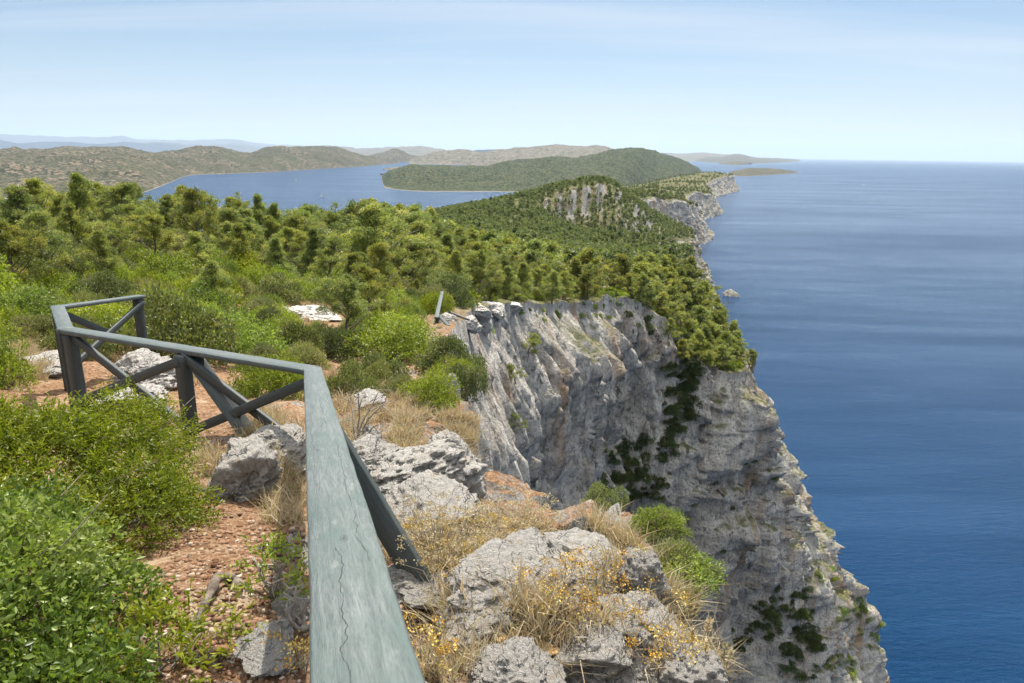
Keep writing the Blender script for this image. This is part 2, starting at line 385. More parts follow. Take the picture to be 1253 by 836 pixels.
# rim xy, base xy, bulge (fraction of the run-out reached half way down), inland end xy
ST = [((4, -70), (30, -72), .35, (-520, -160)), ((3.4, -20), (24, -22), .3, (-520, -80)), ((2.4, -3), (20, -6), .3, (-520, -20)), ((1.75, 1.2), (19, -1), .3, (-520, 0)),
      (rim(835, 836, 3.3), (19, 1), .3, (-520, 5)), (rim(797, 715, 4.3), (18, 4), .3, (-520, 10)), (rim(732, 668, 5.1), (17, 7), .25, (-520, 16)),
      (rim(640, 650, 6.3), (15, 11), .2, (-520, 22)), (rim(580, 605, 8), (13, 14), .15, (-520, 28)), (rim(582, 532, 10.2), (12, 17), .1, (-520, 34)), (rim(557, 472, 14), (11, 21), .1, (-520, 42)),
      (rim(548, 438, 17), (10, 26), .1, (-520, 50)), (rim(562, 396, 28), (10, 36), .1, (-520, 66)), (rim(592, 379, 45), (11, 50), .15, (-520, 84)), (rim(640, 376, 60), (14, 62), .2, (-520, 100)),
      (rim(700, 374, 80), (18, 82), .2, (-520, 118)), (rim(760, 366, 100), (23, 96), .15, (-520, 130)), (rim(820, 404, 110), (33, 106), .1, (-520, 140)), (rim(850, 436, 121), (42, 116), .15, (-520, 146)),
      (rim(880, 456, 116), (56, 112), .28, (-520, 152)), (rim(906, 462, 120), (80, 123), .50, (-520, 160)),
      ((46, 134), (99, 146), .60, (-520, 170)), ((44, 160), (92, 176), .5, (-520, 200)), ((46, 205), (86, 225), .4, (-520, 240)), ((62, 270), (96, 290), .4, (-520, 300)),
      ((90, 350), (140, 372), .4, (-500, 380)), ((100, 410), (150, 408), .4, (-480, 450)), ((86, 480), (118, 500), .4, (-460, 520)), ((88, 560), (130, 565), .4, (-440, 600)),
      (rim(800, 312, 640), (190, 622), .3, (-420, 700)), (rim(826, 297, 740), (226, 728), .3, (-400, 800)), (rim(850, 293, 850), sea_pt(869, 343)[:2], .3, (-380, 900)),
      (rim(846, 281, 910), (266, 925), .3, (-340, 980)), (rim(790, 262, 980), (232, 1010), .4, (-300, 1100))]
ST_H = {31: 100, 30: 88, 29: 78, 32: 96, 33: 75, 28: 70, 27: 55, 26: 55, 25: 50, 24: 42, 23: 38, 22: 40}   # rim drop below the eye where the table above leaves it open
def hermite(K, q, u):
    """K (n,k) values at params q, sampled at u: monotone-ish Catmull-Rom"""
    K = np.asarray(K, float); d = np.diff(K, axis=0)/np.diff(q)[:, None]
    m = np.empty_like(K); m[0] = d[0]; m[-1] = d[-1]
    w1 = np.diff(q)[1:, None]; w0 = np.diff(q)[:-1, None]
    m[1:-1] = (d[:-1]*w1+d[1:]*w0)/(w0+w1)
    sg = (d[:-1]*d[1:]) > 0
    m[1:-1] = np.where(sg, m[1:-1], m[1:-1]*.35)
    i = np.clip(np.searchsorted(q, u, side='right')-1, 0, len(q)-2)
    h = (q[i+1]-q[i]); t = ((u-q[i])/h)[:, None]; h = h[:, None]
    return (2*t**3-3*t**2+1)*K[i]+(t**3-2*t**2+t)*h*m[i]+(-2*t**3+3*t**2)*K[i+1]+(t**3-t**2)*h*m[i+1]
def rimz(R):
    z = HZ(R[:, :2]); return z

def build_land(ST, ns, ni, ncl, zfun, dz_tab, prefix, s_gain, pw=3.0, inland_noise=1.0):
    K = np.array([[*a, *b, c, *d] for a, b, c, d in ST], float)
    wq = warp(K[:, :2]); q = np.concatenate([[0], np.cumsum(np.linalg.norm(np.diff(wq, axis=0), axis=1)+.02)])
    u = np.linspace(0, q[-1], ns)
    S = hermite(K, q, u)
    R, B, bu, L = S[:, :2], S[:, 2:4], np.clip(S[:, 4], .05, 1), S[:, 5:7]
    rz = zfun(R)
    if dz_tab:
        ks = np.array(sorted(dz_tab)); kz = np.array([dz_tab[k] for k in ks], float)
        si = np.interp(u, q, np.arange(len(ST)))
        alt = H0-np.interp(si, ks, kz)
        wgt = sstep(ks[0]-1.2, ks[0]+.2, si)
        rz = rz*(1-wgt)+alt*wgt
    # inland rows, rim -> inland
    ti = np.linspace(0, 1, ni)**pw
    G = R[:, None]*(1-ti[None, :, None]) + L[:, None]*ti[None, :, None]
    gz = zfun(G)
    dist = np.linalg.norm(G-R[:, None], axis=-1)
    rng = np.linalg.norm(R, axis=-1)[:, None]
    bl = np.exp(-dist/(2+.05*rng))
    gz = gz + (rz-zfun(R))[:, None]*bl
    GV = np.concatenate([G, gz[..., None]], -1)
    # cliff rows, rim -> base
    tc = np.linspace(0, 1, ncl)**1.12
    hh = rz+6.0
    out = B-R
    prof = np.where(tc[None] < .5, bu[:, None]*(tc[None]*2)**1.6, bu[:, None]+(1-bu[:, None])*(tc[None]-.5)*2)
    prof = prof*sstep(0, .12, tc)[None]
    # soften the rim a little before it falls
    CV = np.empty((ns, ncl, 3))
    CV[..., :2] = R[:, None]+out[:, None]*prof[..., None]
    CV[..., 2] = rz[:, None]-tc[None]*hh[:, None]
    # outward direction
    T = np.gradient(R, axis=0); T /= np.linalg.norm(T, axis=1)[:, None]+1e-9
    No = np.stack([T[:, 1], -T[:, 0]], 1)
    k = np.ones(9)/9.
    for a in (0, 1): No[:, a] = np.convolve(np.pad(No[:, a], 4, 'edge'), k, 'valid')
    No /= np.linalg.norm(No, axis=1)[:, None]+1e-9
    def disp(V, No3, w):
        r = np.linalg.norm(V-EYE, axis=-1)
        far = np.clip(r/70, .0, 1.6)
        vs = V*np.array([1, 1, .30])
        a = ridged(vs/26+3.1, 3)*3.2*far*s_gain
        b = ridged(vs/7.5, 3)*1.15*np.clip(r/40, .05, 1.3)*s_gain
        b += -1.6*sstep(.15, .5, noise(V*np.array([1, 1, .7])/9+40))*np.clip(r/60, 0, 1.2)
        c = ridged(vs*np.array([1, 1, .7])/1.9+7, 3)*.36*np.clip(r/14, .12, 1)
        # leaning strata
        sl = (V[..., 2]*.9+V[..., 0]*.5+V[..., 1]*.3)
        q3 = np.stack([sl/2.6, (V[..., 0]-V[..., 1])/14, V[..., 2]/30], -1)
        st = fbm(q3, 3)*.35*np.clip(r/40, .05, 1)
        wv = V+np.stack([noise(V/5.), noise(V/5.+31), noise(V/6.+57)], -1)*2.2
        def cell(q, sd):
            i = np.floor(q).astype(np.int64) & 255
            h = _perm[_perm[_perm[i[..., 0]+sd]+i[..., 1]]+i[..., 2]]
            return h/127.5-1
        blk = cell(wv/np.array([4.4, 4.4, 24]), 3)*1.1+cell(wv/np.array([1.9, 1.9, 9.5])+.4, 9)*.62+cell(V/np.array([.9, .9, 3.6])+wv*.15, 17)*.28
        d = (a-1.5*far+b+c+st+blk*np.clip(r/60, .03, 1.2))*w
        return V+No3*d[..., None]
    wC = sstep(-.01, .05, tc)[None]*np.ones((ns, 1))
    N3 = np.concatenate([No, np.zeros((ns, 1))], 1)[:, None]
    wr = np.clip(np.linalg.norm(R, axis=1)/100, 0, 1)[:, None]
    CV = disp(CV, N3, np.maximum(wC, .25*wr))
    rw = np.exp(-dist/(1.0+.03*rng))*.25*wr
    GV = disp(GV, N3, rw)
    # ground relief
    r = np.linalg.norm(GV-EYE, axis=-1)
    p2 = GV*np.array([1, 1, .4])
    rel = ridged(p2/2.3, 3)*.10*np.clip(r/12, .25, 1) + fbm(p2/.6+5, 3)*.045 + fbm(p2/40, 3)*2.0*np.clip((r-60)/300, 0, 1)*inland_noise
    rel += ridged(p2/9, 2)*.5*np.clip((r-30)/60, 0, 1)
    # rock ribs near the edge
    near = np.exp(-(dist/2.6)**2)*np.exp(-r/60)
    bl_ = np.floor((p2/np.array([.55, .55, 9])+noise(p2/.8)[..., None]*.8)).astype(np.int64) & 255
    hb = _perm[_perm[bl_[..., 0]]+bl_[..., 1]]/127.5-1
    rel += near*(.10+.20*ridged(p2/1.1+2, 4)+.10*hb)
    relw = np.ones_like(rel)
    GV[..., 2] += rel*relw
    # keep seam closed
    lift = rel[:, 0]
    CV[..., 2] += lift[:, None]*(1-tc)[None]**8
    CV[:, 0] = GV[:, 0]
    def grid(n, m):
        i = np.arange((n-1)*m).reshape(n-1, m)[:, :-1].ravel()
        return np.stack([i, i+m, i+m+1, i+1], 1)
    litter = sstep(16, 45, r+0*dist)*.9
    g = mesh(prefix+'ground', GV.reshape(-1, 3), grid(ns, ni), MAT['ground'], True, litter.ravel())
    c = mesh(prefix+'cliff', CV.reshape(-1, 3), grid(ns, ncl)[:, ::-1], MAT['rock'], False)
    return g, c, S
EYE = np.array([0, 0, H0])
def HZ2(xy):
    z = HZ(xy)
    x = np.asarray(xy)[..., 0]
    w = sstep(-160, -480, x)                     # the headland falls to the bay on its inner side
    return z*(1-w)+(-8)*w
ground, cliff, S1 = build_land(ST, 1900, 230, 300, HZ2, ST_H, '', 1.0)
ground.name = 'ground'; cliff.name = 'cliff'
tag(ground, 'dry stony headland ground between cliff and bay', None, None, 'structure')
tag(cliff, 'grey and ochre limestone cliff wall above the sea', None, None, 'structure')

# far headland: later bends of the same cliff line
def sp(px, py): p = sea_pt(px, py); return (p[0], p[1])
R2 = [(752, 238, 860), (775, 238, 920), (800, 241, 1010), (825, 244, 1120), (846, 253, 1220), (857, 268, 1330), (851, 262, 1450), (838, 239, 1560), (852, 234, 1700), (866, 237, 1800), (873, 244, 1900), (868, 232, 2100),
      (862, 224, 2400), (878, 219, 2800), (892, 216.3, 3050), (897, 216.3, 3150), (893, 214.5, 3300), (868, 213, 3500)]
IN2 = [(600, 262, 900), (620, 258, 1000), (640, 254, 1100), (650, 250, 1250), (660, 246, 1400), (668, 244, 1500), (680, 243, 1600), (690, 242, 1700), (700, 240, 1850), (712, 238, 1950), (722, 236, 2050), (735, 234, 2250),
       (750, 232, 2600), (770, 229, 3000), (785, 226, 3300), (795, 224, 3500), (810, 222, 3800), (825, 220, 4000)]
def _b2(a):
    p = P(*a); return (p[0]+20+a[2]*.004, p[1]-14)
ST2 = [(rim(*a), _b2(a), .4, rim(*b)) for a, b in zip(R2, IN2)]
def Hfar(xy):
    # a low wooded ridge: height from the table of rim points, sinking to the inner bay
    xy = np.asarray(xy)
    px = np.array([P(*a) for a in R2+[(780, 234, 1300), (800, 230, 1700), (830, 223, 2300), (850, 214.5, 2800), (870, 210.5, 3050), (882, 211, 3150), (760, 236, 1400), (770, 232, 2000), (800, 226, 2500), (820, 220, 3000), (740, 240, 1100), (760, 238, 1000), (800, 234, 1200), (835, 230, 1900), (700, 245, 1000)]])
    px = np.concatenate([px, np.array([[*a[3], -4] for a in ST2])])
    d = np.linalg.norm(xy[..., None, :]-px[:, :2], axis=-1)+30
    w = d**-3.0
    return (w*px[:, 2]).sum(-1)/w.sum(-1)
g2, c2, S2 = build_land(ST2, 520, 70, 80, Hfar, None, 'far_', 1.0, 1.3, .6)
g2.name = 'headland'; c2.name = 'cliff'
tag(g2, 'wooded far headland running out to the last cliff', None, None, 'structure')
tag(c2, 'far pale cliffs dropping straight to open sea', None, None, 'structure')

# ------------------------------------------------------------------ sea
n = 1
sea = mesh('sea', [(-130000, -3000, 0), (130000, -3000, 0), (130000, 130000, 0), (-130000, 130000, 0)], [(0, 1, 2, 3)], MAT['sea'])
tag(sea, 'deep blue open sea with pale wind lanes', None, None, 'structure')
bed = mesh('seabed', [(-130000, -3000, -12), (130000, -3000, -12), (130000, 130000, -12), (-130000, 130000, -12)], [(0, 1, 2, 3)], MAT['bare'])
tag(bed, 'sea floor under the water', None, None, 'structure')

# ------------------------------------------------------------------ islands and hills across the water
def landmass(name, front, ridge, back, mat, label, rough=10, nu=260, nv=70, fine=3.0, ridge2=None, shape=1.0, kind='structure'):
    """front: shoreline pixels; ridge: (px, py, distance); back: how far behind the ridge it meets water again"""
    Fp = np.array([sea_pt(*a)[:2] for a in front]); Rp = np.array([P(*a) for a in ridge])
    def along(A, b, n):
        q = np.array([k[0] for k in b], float); q = (q-q[0])/(q[-1]-q[0])
        return hermite(A, q, np.linspace(0, 1, n))
    # bearings of front and ridge pair up
    F = along(Fp, front, nu); R = along(Rp, ridge, nu)
    R[:, 2] += fbm(np.stack([R[:, 0]/(rough*30), R[:, 1]*0+rough, R[:, 0]*0], -1), 5)*rough*.75*np.clip((R[:, 2]-8)/20, 0, 1)
    Bk = R[:, :2]*(1+back/np.linalg.norm(R[:, :2], axis=1))[:, None]
    v = np.linspace(0, 1.6, nv)
    V = np.empty((nu, nv, 3))
    for j, t in enumerate(v):
        if t <= 1:
            V[:, j, :2] = F*(1-t)+R[:, :2]*t
            V[:, j, 2] = -6+(R[:, 2]+6)*(math.sin(t*math.pi/2)**shape)
        else:
            s = (t-1)/.6
            V[:, j, :2] = R[:, :2]*(1-s)+Bk*s
            V[:, j, 2] = -8+(R[:, 2]+8)*math.cos(s*math.pi/2)
    e = np.clip(V[..., 2]/(rough*1.5), 0, 1)
    q = V/(rough*14)
    V[..., 2] += e*(fbm(q, 4)*rough)*np.minimum(1, 1.7-np.abs(v-1))[None] - e*np.exp(-((v-1)/.12)**2)[None]*fbm(q, 4)*rough*.75
    V[..., 2] += e*rough*.85*(ridged(V*np.array([1, 1, .3])/(rough*20)+5, 4)-.6)*np.clip(1-np.exp(-((v-1)/.10)**2), 0, 1)[None]
    V[..., 2] += e*fine*(np.abs(noise(V/18))+noise(V/9+3)*.5)
    i = np.arange((nu-1)*nv).reshape(nu-1, nv)[:, :-1].ravel()
    o = mesh(name, V.reshape(-1, 3), np.stack([i, i+nv, i+nv+1, i+1], 1), MAT[mat], True)
    return tag(o, label, None, None, kind)

landmass('island', [(459, 222), (462, 229), (478, 233), (500, 235), (550, 236.5), (610, 236.5), (660, 236), (720, 236), (770, 228), (800, 222), (840, 219), (859, 211)],
         [(459, 221, 4300), (478, 212, 4100), (500, 206.5, 4200), (520, 205, 4250), (545, 206, 4400), (575, 204.5, 4600), (600, 204, 4800), (625, 199, 4900), (650, 195.5, 5000), (680, 193.5, 5100), (700, 195, 5200), (725, 189, 5300), (750, 183.5, 5350), (768, 181.5, 5400), (786, 183.5, 5500), (806, 189.5, 5700), (822, 192.5, 5900), (835, 197, 6200), (858, 209, 7200)],
         1300, 'heath_d', 'dark wooded peninsula with a rounded summit rising from the bay', 16, 520, 150, 6.5)
landmass('hill', [(-160, 236), (-40, 244), (45, 248), (120, 245), (175, 238), (205, 226), (225, 217), (280, 213), (330, 211), (390, 207), (455, 203), (489, 200)],
         [(-160, 186, 5200), (-60, 184, 5200), (0, 184.5, 5200), (60, 184, 5300), (110, 181, 5400), (150, 183, 5600), (190, 189, 5600), (215, 187, 6000), (245, 180.5, 6200), (275, 181.5, 6400), (305, 189, 6400), (335, 180, 6800), (365, 180, 7200), (410, 181, 7900), (440, 190, 8600), (489, 199.3, 9600)],
         1500, 'heath', 'tan heath covered hills across the bay', 22, 560, 150, 5)
landmass('island', [(-120, 280), (-40, 268), (36, 254), (90, 252), (150, 248), (200, 242), (250, 236), (284, 229)],
         [(-120, 250, 2500), (-40, 240, 2900), (40, 236, 3000), (100, 236, 3000), (160, 232, 3100), (210, 230, 3300), (250, 226, 3600), (284, 227.5, 3900)],
         500, 'heath', 'low dark spit of land reaching into the bay', 7, 300, 60, 4)
landmass('islet', [(469, 207.5), (480, 208.6), (500, 208.6), (512, 207)], [(469, 206.8, 6050), (482, 204.8, 6150), (497, 204.6, 6200), (512, 206, 6300)], 300, 'bare', 'tiny flat islet off the tip of the wooded peninsula', 3, 40, 16, 1)
landmass('islet', [(465, 213.4), (467, 213.9), (470, 213.4)], [(465, 213.0, 4640), (467, 212.4, 4650), (470, 213.0, 4660)], 40, 'bare', 'speck of rock in the bay channel', 1, 20, 10, .5)
landmass('hill', [(395, 199), (430, 199), (470, 198.5), (520, 198), (580, 200)], [(395, 197, 10500), (430, 194, 10800), (455, 190, 11300), (470, 186, 11600), (484, 182.5, 11700), (500, 189, 11800), (530, 192, 11800), (580, 196, 11800)],
         1500, 'heath', 'brown conical hill behind the channel', 14, 220, 50, 3)
landmass('hill', [(500, 201), (560, 202), (640, 204), (720, 206), (780, 203)], [(500, 197, 10500), (520, 191, 10600), (545, 185, 10800), (565, 183, 11000), (590, 186.5, 11000), (615, 184, 11200), (650, 180, 11500), (680, 177.5, 11800), (700, 179, 12000), (730, 178.5, 12200), (748, 184, 12400), (780, 194, 12400)],
         2500, 'bare', 'long pale brown hills behind the wooded peninsula', 26, 320, 60, 4)
landmass('hill', [(372, 190), (420, 191), (480, 193), (545, 194)], [(372, 184, 26500), (395, 178.5, 26500), (425, 180.5, 26000), (450, 182, 25500), (485, 180.5, 25000), (515, 179.5, 24000), (545, 184, 23000)],
         2500, 'bare', 'blue grey hills behind the brown conical hill', 30, 220, 40, 4)
landmass('island', [(770, 195), (820, 197), (870, 198), (925, 199)], [(770, 191, 30000), (800, 188.5, 29500), (840, 188.2, 29000), (860, 187, 28500), (890, 189.6, 28000), (925, 192.6, 27000)], 2500, 'bare', 'long blue island low on the horizon', 22, 200, 36, 3)
landmass('island', [(843, 197), (870, 199), (905, 200), (950, 199.5), (979, 197.5)], [(843, 195.5, 24000), (860, 192.5, 24500), (885, 191.5, 25000), (902, 188.5, 25500), (925, 192.8, 28000), (950, 193.6, 31000), (979, 195.6, 33000)], 900, 'heath', 'lumpy green brown island chain on the horizon', 14, 220, 36, 3)
landmass('island', [(880, 201), (900, 202.5), (920, 201)], [(880, 200, 14600), (893, 198, 14600), (908, 197.8, 14700), (920, 200, 14800)], 400, 'heath', 'small dark islet before the island chain', 6, 60, 20, 2)
landmass('island', [(889, 213.5), (900, 216), (925, 215.5), (950, 214), (979, 212)], [(889, 212, 6600), (905, 208, 6700), (925, 206, 6800), (950, 207, 7000), (965, 209, 7200), (979, 210.8, 7400)], 400, 'heath', 'flat low island off the last cliff with a pale rocky shore', 5, 200, 40, 3)
landmass('mountain', [(-400, 177.1), (-200, 179.9), (0, 182.7), (130, 184.5), (250, 186.2), (340, 187.4)], [(-400, 172, 41000), (-300, 167, 41000), (-150, 172, 41000), (0, 171.5, 40500), (25, 175, 40500), (70, 173, 41000), (110, 176, 41000), (165, 174, 41500), (200, 174.5, 41500), (250, 178, 42000), (290, 177, 42500), (340, 182, 43000)],
         4000, 'mount', 'blue mountain chain beyond the heath hills', 60, 260, 30, 4)
landmass('mountain', [(-500, 174.9), (-100, 180.5), (0, 181.9), (200, 184.7), (330, 186.5), (420, 187.8)], [(-500, 160, 57000), (-200, 160, 57000), (-60, 165, 57000), (0, 164, 57000), (60, 167, 57000), (120, 168, 57000), (145, 166.5, 57000), (170, 170, 57000), (230, 172, 57000), (270, 170, 57000), (310, 175, 57000), (420, 181, 57000)],
         5000, 'mount', 'palest mountains on the far shore behind the blue chain', 90, 260, 30, 4)
landmass('mountain', [(560, 190), (620, 191), (700, 192), (860, 195)], [(560, 186, 30000), (600, 183, 30000), (640, 185.5, 30000), (760, 187, 30000), (815, 187.5, 30000), (860, 191, 30000)], 3000, 'mount', 'faint blue land behind the long pale hills', 40, 160, 24, 4)

bpy.context.view_layer.update()

from mathutils.bvhtree import BVHTree
_dg = bpy.context.evaluated_depsgraph_get()
_bvh = {o.name: BVHTree.FromObject(o, _dg) for o in (ground, cliff, g2)}
def cast(o, a, b):
    loc, nor, _i, _d = _bvh[o.name].ray_cast(a, b)
    return loc is not None, loc, nor, 0
def hit_px(px, py, objs=None):
    r = ray(px, py); best = None
    for o in (objs or (ground, cliff)):
        ok, loc, nor, _ = cast(o, Vector(EYE), Vector(r).normalized())
        if ok:
            d = (loc-Vector(EYE)).length
            if best is None or d < best[0]: best = (d, loc, nor)
    return best
def drop(x, y, objs=None, z0=400):
    best = None
    for o in (objs or (ground,)):
        ok, loc, nor, _ = cast(o, Vector((x, y, z0)), Vector((0, 0, -1)))
        if ok and (best is None or loc.z > best[0].z): best = (loc, nor)
    return best

# ------------------------------------------------------------------ geometry kits
def nrm(v): return v/(np.linalg.norm(v, axis=-1, keepdims=True)+1e-9)
def leaves(Cn, D, L, Wd, rng, fold=.25):
    """folded lozenge leaves: Cn base (n,3), D direction, L length, Wd width"""
    n = len(Cn); D = nrm(D); S = nrm(np.cross(D, rng.normal(size=(n, 3))))
    Nn = np.cross(S, D); L = np.broadcast_to(np.asarray(L, float).reshape(-1, 1), (n, 1)); Wd = np.broadcast_to(np.asarray(Wd, float).reshape(-1, 1), (n, 1))
    a = Cn; m = Cn+D*L*.45; f = Nn*Wd*fold
    V = np.stack([a, m+S*Wd*.5+f, Cn+D*L, m-S*Wd*.5+f], 1).reshape(-1, 3)
    b = np.arange(n)[:, None]*4
    F = np.concatenate([b+[0, 1, 2], b+[0, 2, 3]], 0)
    return V, F
def tube(pts, rad, seg=7):
    pts = np.asarray(pts, float); n = len(pts); rad = np.broadcast_to(np.asarray(rad, float), (n,))
    T = nrm(np.gradient(pts, axis=0)); ref = np.array([.31, .17, .93]) if abs(T[0, 2]) < .8 else np.array([1., .1, 0])
    A = nrm(np.cross(T, ref)); Bn = np.cross(T, A)
    an = np.linspace(0, 2*np.pi, seg, endpoint=False)
    V = (pts[:, None]+(A[:, None]*np.cos(an)[None, :, None]+Bn[:, None]*np.sin(an)[None, :, None])*rad[:, None, None]).reshape(-1, 3)
    F = []
    for i in range(n-1):
        for j in range(seg):
            k = (j+1) % seg
            F += [(i*seg+j, i*seg+k, (i+1)*seg+k), (i*seg+j, (i+1)*seg+k, (i+1)*seg+j)]
    b = (n-1)*seg
    F += [(b, b+j, b+j+1) for j in range(1, seg-1)]
    return V, np.array(F)
def join(parts):
    V, F, o = [], [], 0
    for v, f in parts:
        V.append(v); F.append(f+o); o += len(v)
    return np.concatenate(V), np.concatenate(F)
def rdir(rng, n, upb=0.0):
    v = rng.normal(size=(n, 3)); v = nrm(v); v[:, 2] += upb; return nrm(v)

def shrub_geo(seed, R=1., h=1., nl=6000, L=.05, Wd=.025, lobes=18, wild=.55, upb=.35, sprig=1, leafy=.8):
    rng = RS(seed)
    d = rdir(rng, lobes, .5); d[:, 2] = np.abs(d[:, 2])
    lr = rng.uniform(.20, .42, lobes)
    LC = d*np.array([R, R, h])*(.70*rng.uniform(.7, 1.25, (lobes, 1))); LC[:, 2] = np.maximum(LC[:, 2], .12*h)
    LR = lr*(R+h)/2
    LC = np.concatenate([LC, [[0, 0, .45*h]]]); LR = np.append(LR, .5*(R+h)/2); n = len(LR)
    m = int(nl*2.2/sprig)
    k = rng.choice(n, m, p=LR**2/(LR**2).sum())
    dd = rdir(rng, m, .25)
    rr = LR[k]*(1-.42*rng.random(m)**1.7)
    bump = 1+.34*noise(dd*3.1+k[:, None]*7.7)
    Pp = LC[k]+dd*(rr*bump)[:, None]*np.array([1, 1, .9])
    ok = Pp[:, 2] > .02*h
    for j in range(n):
        inside = (np.linalg.norm(Pp-LC[j], axis=1) < LR[j]*.62) & (k != j)
        ok &= ~inside
    Pp, dd, k = Pp[ok], dd[ok], k[ok]
    Pp, dd, k = Pp[:nl//sprig], dd[:nl//sprig], k[:nl//sprig]
    Dr = nrm(dd*leafy+rng.normal(size=dd.shape)*wild+np.array([0, 0, upb*.4]))
    lv = rng.random(n)
    val = .45*lv[k]+.55*rng.random(len(k))
    if sprig > 1:
        Ls = L*2.6
        q = np.repeat(np.arange(len(Pp)), sprig); t = np.tile(np.linspace(.15, 1, sprig), len(Pp))
        base = Pp[q]+Dr[q]*(t*Ls)[:, None]
        dir2 = nrm(Dr[q]*.75+rng.normal(size=(len(q), 3))*.7)
        V, F = leaves(base, dir2, L*rng.uniform(.5, 1.3, len(q)), Wd*rng.uniform(.7, 1.25, len(q)), rng)
        val = np.clip(val[q]*.7+.25*t+.15*rng.random(len(q)), 0, 1)
    else:
        V, F = leaves(Pp, Dr, L*rng.uniform(.6, 1.3, len(Pp)), Wd*rng.uniform(.7, 1.2, len(Pp)), rng)
    tb = []
    for j in range(min(n, 9) if nl < 50000 else n):
        e = LC[j]+dd[j]*0; a = np.array([rng.normal()*.05*R, rng.normal()*.05*R, -.1*h])
        t = np.linspace(0, 1, 6)[:, None]
        pts = a*(1-t)+e*t+rng.normal(size=(6, 3))*.03*R*t
        tb.append(tube(pts, np.linspace(.035, .012, 6)*R*.8, 5))
    if nl >= 50000:                                   # bare twigs poking through the crown of the big bushes
        for j in range(70):
            a = Pp[rng.randint(len(Pp))]; b = a*(1+rng.uniform(.05, .28))+rng.normal(size=3)*.05
            tb.append(tube([a*.5, a*.8+rng.normal(size=3)*.02, b], [.006, .004, .0018], 4))
    return (V, F, np.repeat(np.clip(val, 0, 1), 4)), join(tb)

def pine_geo(seed, h=5., wid=.34, nl=6000, L=.14, Wd=.028, limbs=24, z0=.14, lean=0., flat=.0, top=.55):
    rng = RS(seed)
    t = np.linspace(0, 1, 9)[:, None]
    tr = np.concatenate([np.cumsum(rng.normal(size=(9, 2))*.018*h, 0)+lean*h*t**1.5, t*h*.93], 1); tr[0, :2] = 0
    tb = [tube(tr, np.linspace(.026, .006, 9)*h*.8, 7)]
    cl, cr, cd = [], [], []
    lop = rng.random()*6.28
    for j in range(limbs):
        f = z0+(1-z0)*((j+rng.random())/limbs)**.85
        a = j*2.399+rng.normal()*.5
        base = np.array([np.interp(f, t[:, 0], tr[:, i]) for i in range(3)])
        ln = h*wid*((1-f)**top+.06)*rng.uniform(.45, 1.3)*(1+.25*math.cos(a-lop))
        el = rng.uniform(.15, .75)*(1-flat)+f*.45*(1-flat)
        dr = np.array([math.cos(a)*math.cos(el), math.sin(a)*math.cos(el), math.sin(el)])
        sd_ = np.array([-math.sin(a), math.cos(a), 0])
        s = np.linspace(0, 1, 5)[:, None]
        pts = base+dr*ln*s+np.array([0, 0, .16*ln])*s**2+rng.normal(size=(5, 3))*.02*ln
        tb.append(tube(pts, np.linspace(.010, .003, 5)*h*(1-.5*f), 4))
        for q, w_ in ((.5, .3), (.72, -.32), (.85, .28), (1.02, 0)):
            if rng.random() < .85:
                c = base+dr*ln*q+sd_*ln*w_*rng.uniform(.3, 1.2)+np.array([0, 0, .16*ln*q*q])+rng.normal(size=3)*.05*ln
                cl.append(c); cr.append(h*(.074-.03*f)*rng.uniform(.6, 1.3)); cd.append(nrm(dr+sd_*w_))
    cl.append(tr[-1]); cr.append(.05*h); cd.append(np.array([0, 0, 1.]))
    cl, cr, cd = np.array(cl), np.array(cr), np.array(cd); n = len(cl)
    k = rng.choice(n, nl, p=cr**2/(cr**2).sum())
    d = rdir(rng, nl, .3)
    Pp = cl[k]+d*(cr[k]*rng.uniform(.25, 1.1, nl))[:, None]*np.array([1.15, 1.15, .85])
    D = nrm(d*.7+cd[k]*.35+rng.normal(size=(nl, 3))*.75+np.array([0, 0, .1]))
    V, F = leaves(Pp-D*L*.3, D, L*rng.uniform(.7, 1.3, nl), Wd*rng.uniform(.7, 1.3, nl), rng)
    lv = rng.random(n)
    val = np.clip(.5*lv[k]+.5*rng.random(nl), 0, 1)
    return (V, F, np.repeat(val, 4)), join(tb)

def rock_geo(seed, sub=5, cuts=16, groove=.10):
    import bmesh
    bm = bmesh.new(); bmesh.ops.create_icosphere(bm, subdivisions=sub, radius=1.0)
    V = np.array([v.co[:] for v in bm.verts]); F = np.array([[v.index for v in f.verts] for f in bm.faces]); bm.free()
    rng = RS(seed)
    n = nrm(V); r = np.full(len(V), 1.25)
    for i in range(cuts):
        m = nrm(rng.normal(size=3)); d = rng.uniform(.62, 1.0)
        c = n @ m
        r = np.where(c > .05, np.minimum(r, d/np.maximum(c, .05)), r)
    V = n*r[:, None]
    o = seed*3.7
    V = V*(1+.10*fbm(V*1.6+o, 3))[:, None]
    wv = V+np.stack([noise(V*1.3+o), noise(V*1.3+o+9), noise(V*1.3+o+5)], -1)*.35
    def cell(q, sd):
        i = np.floor(q).astype(np.int64) & 255
        return _perm[_perm[_perm[i[:, 0]+sd]+i[:, 1]]+i[:, 2]]/127.5-1
    V = V+n*(.085*cell(wv*1.7, seed % 50)+.045*cell(wv*3.9+.3, seed % 37)+.018*cell(wv*9, seed % 21))[:, None]
    st = V*np.array([1, 1, 2.6])
    V = V+n*(groove*ridged(st*1.7+o, 4)*.55+.035*ridged(V*7+o, 3)+.012*noise(V*22+o))[:, None]
    return V, F

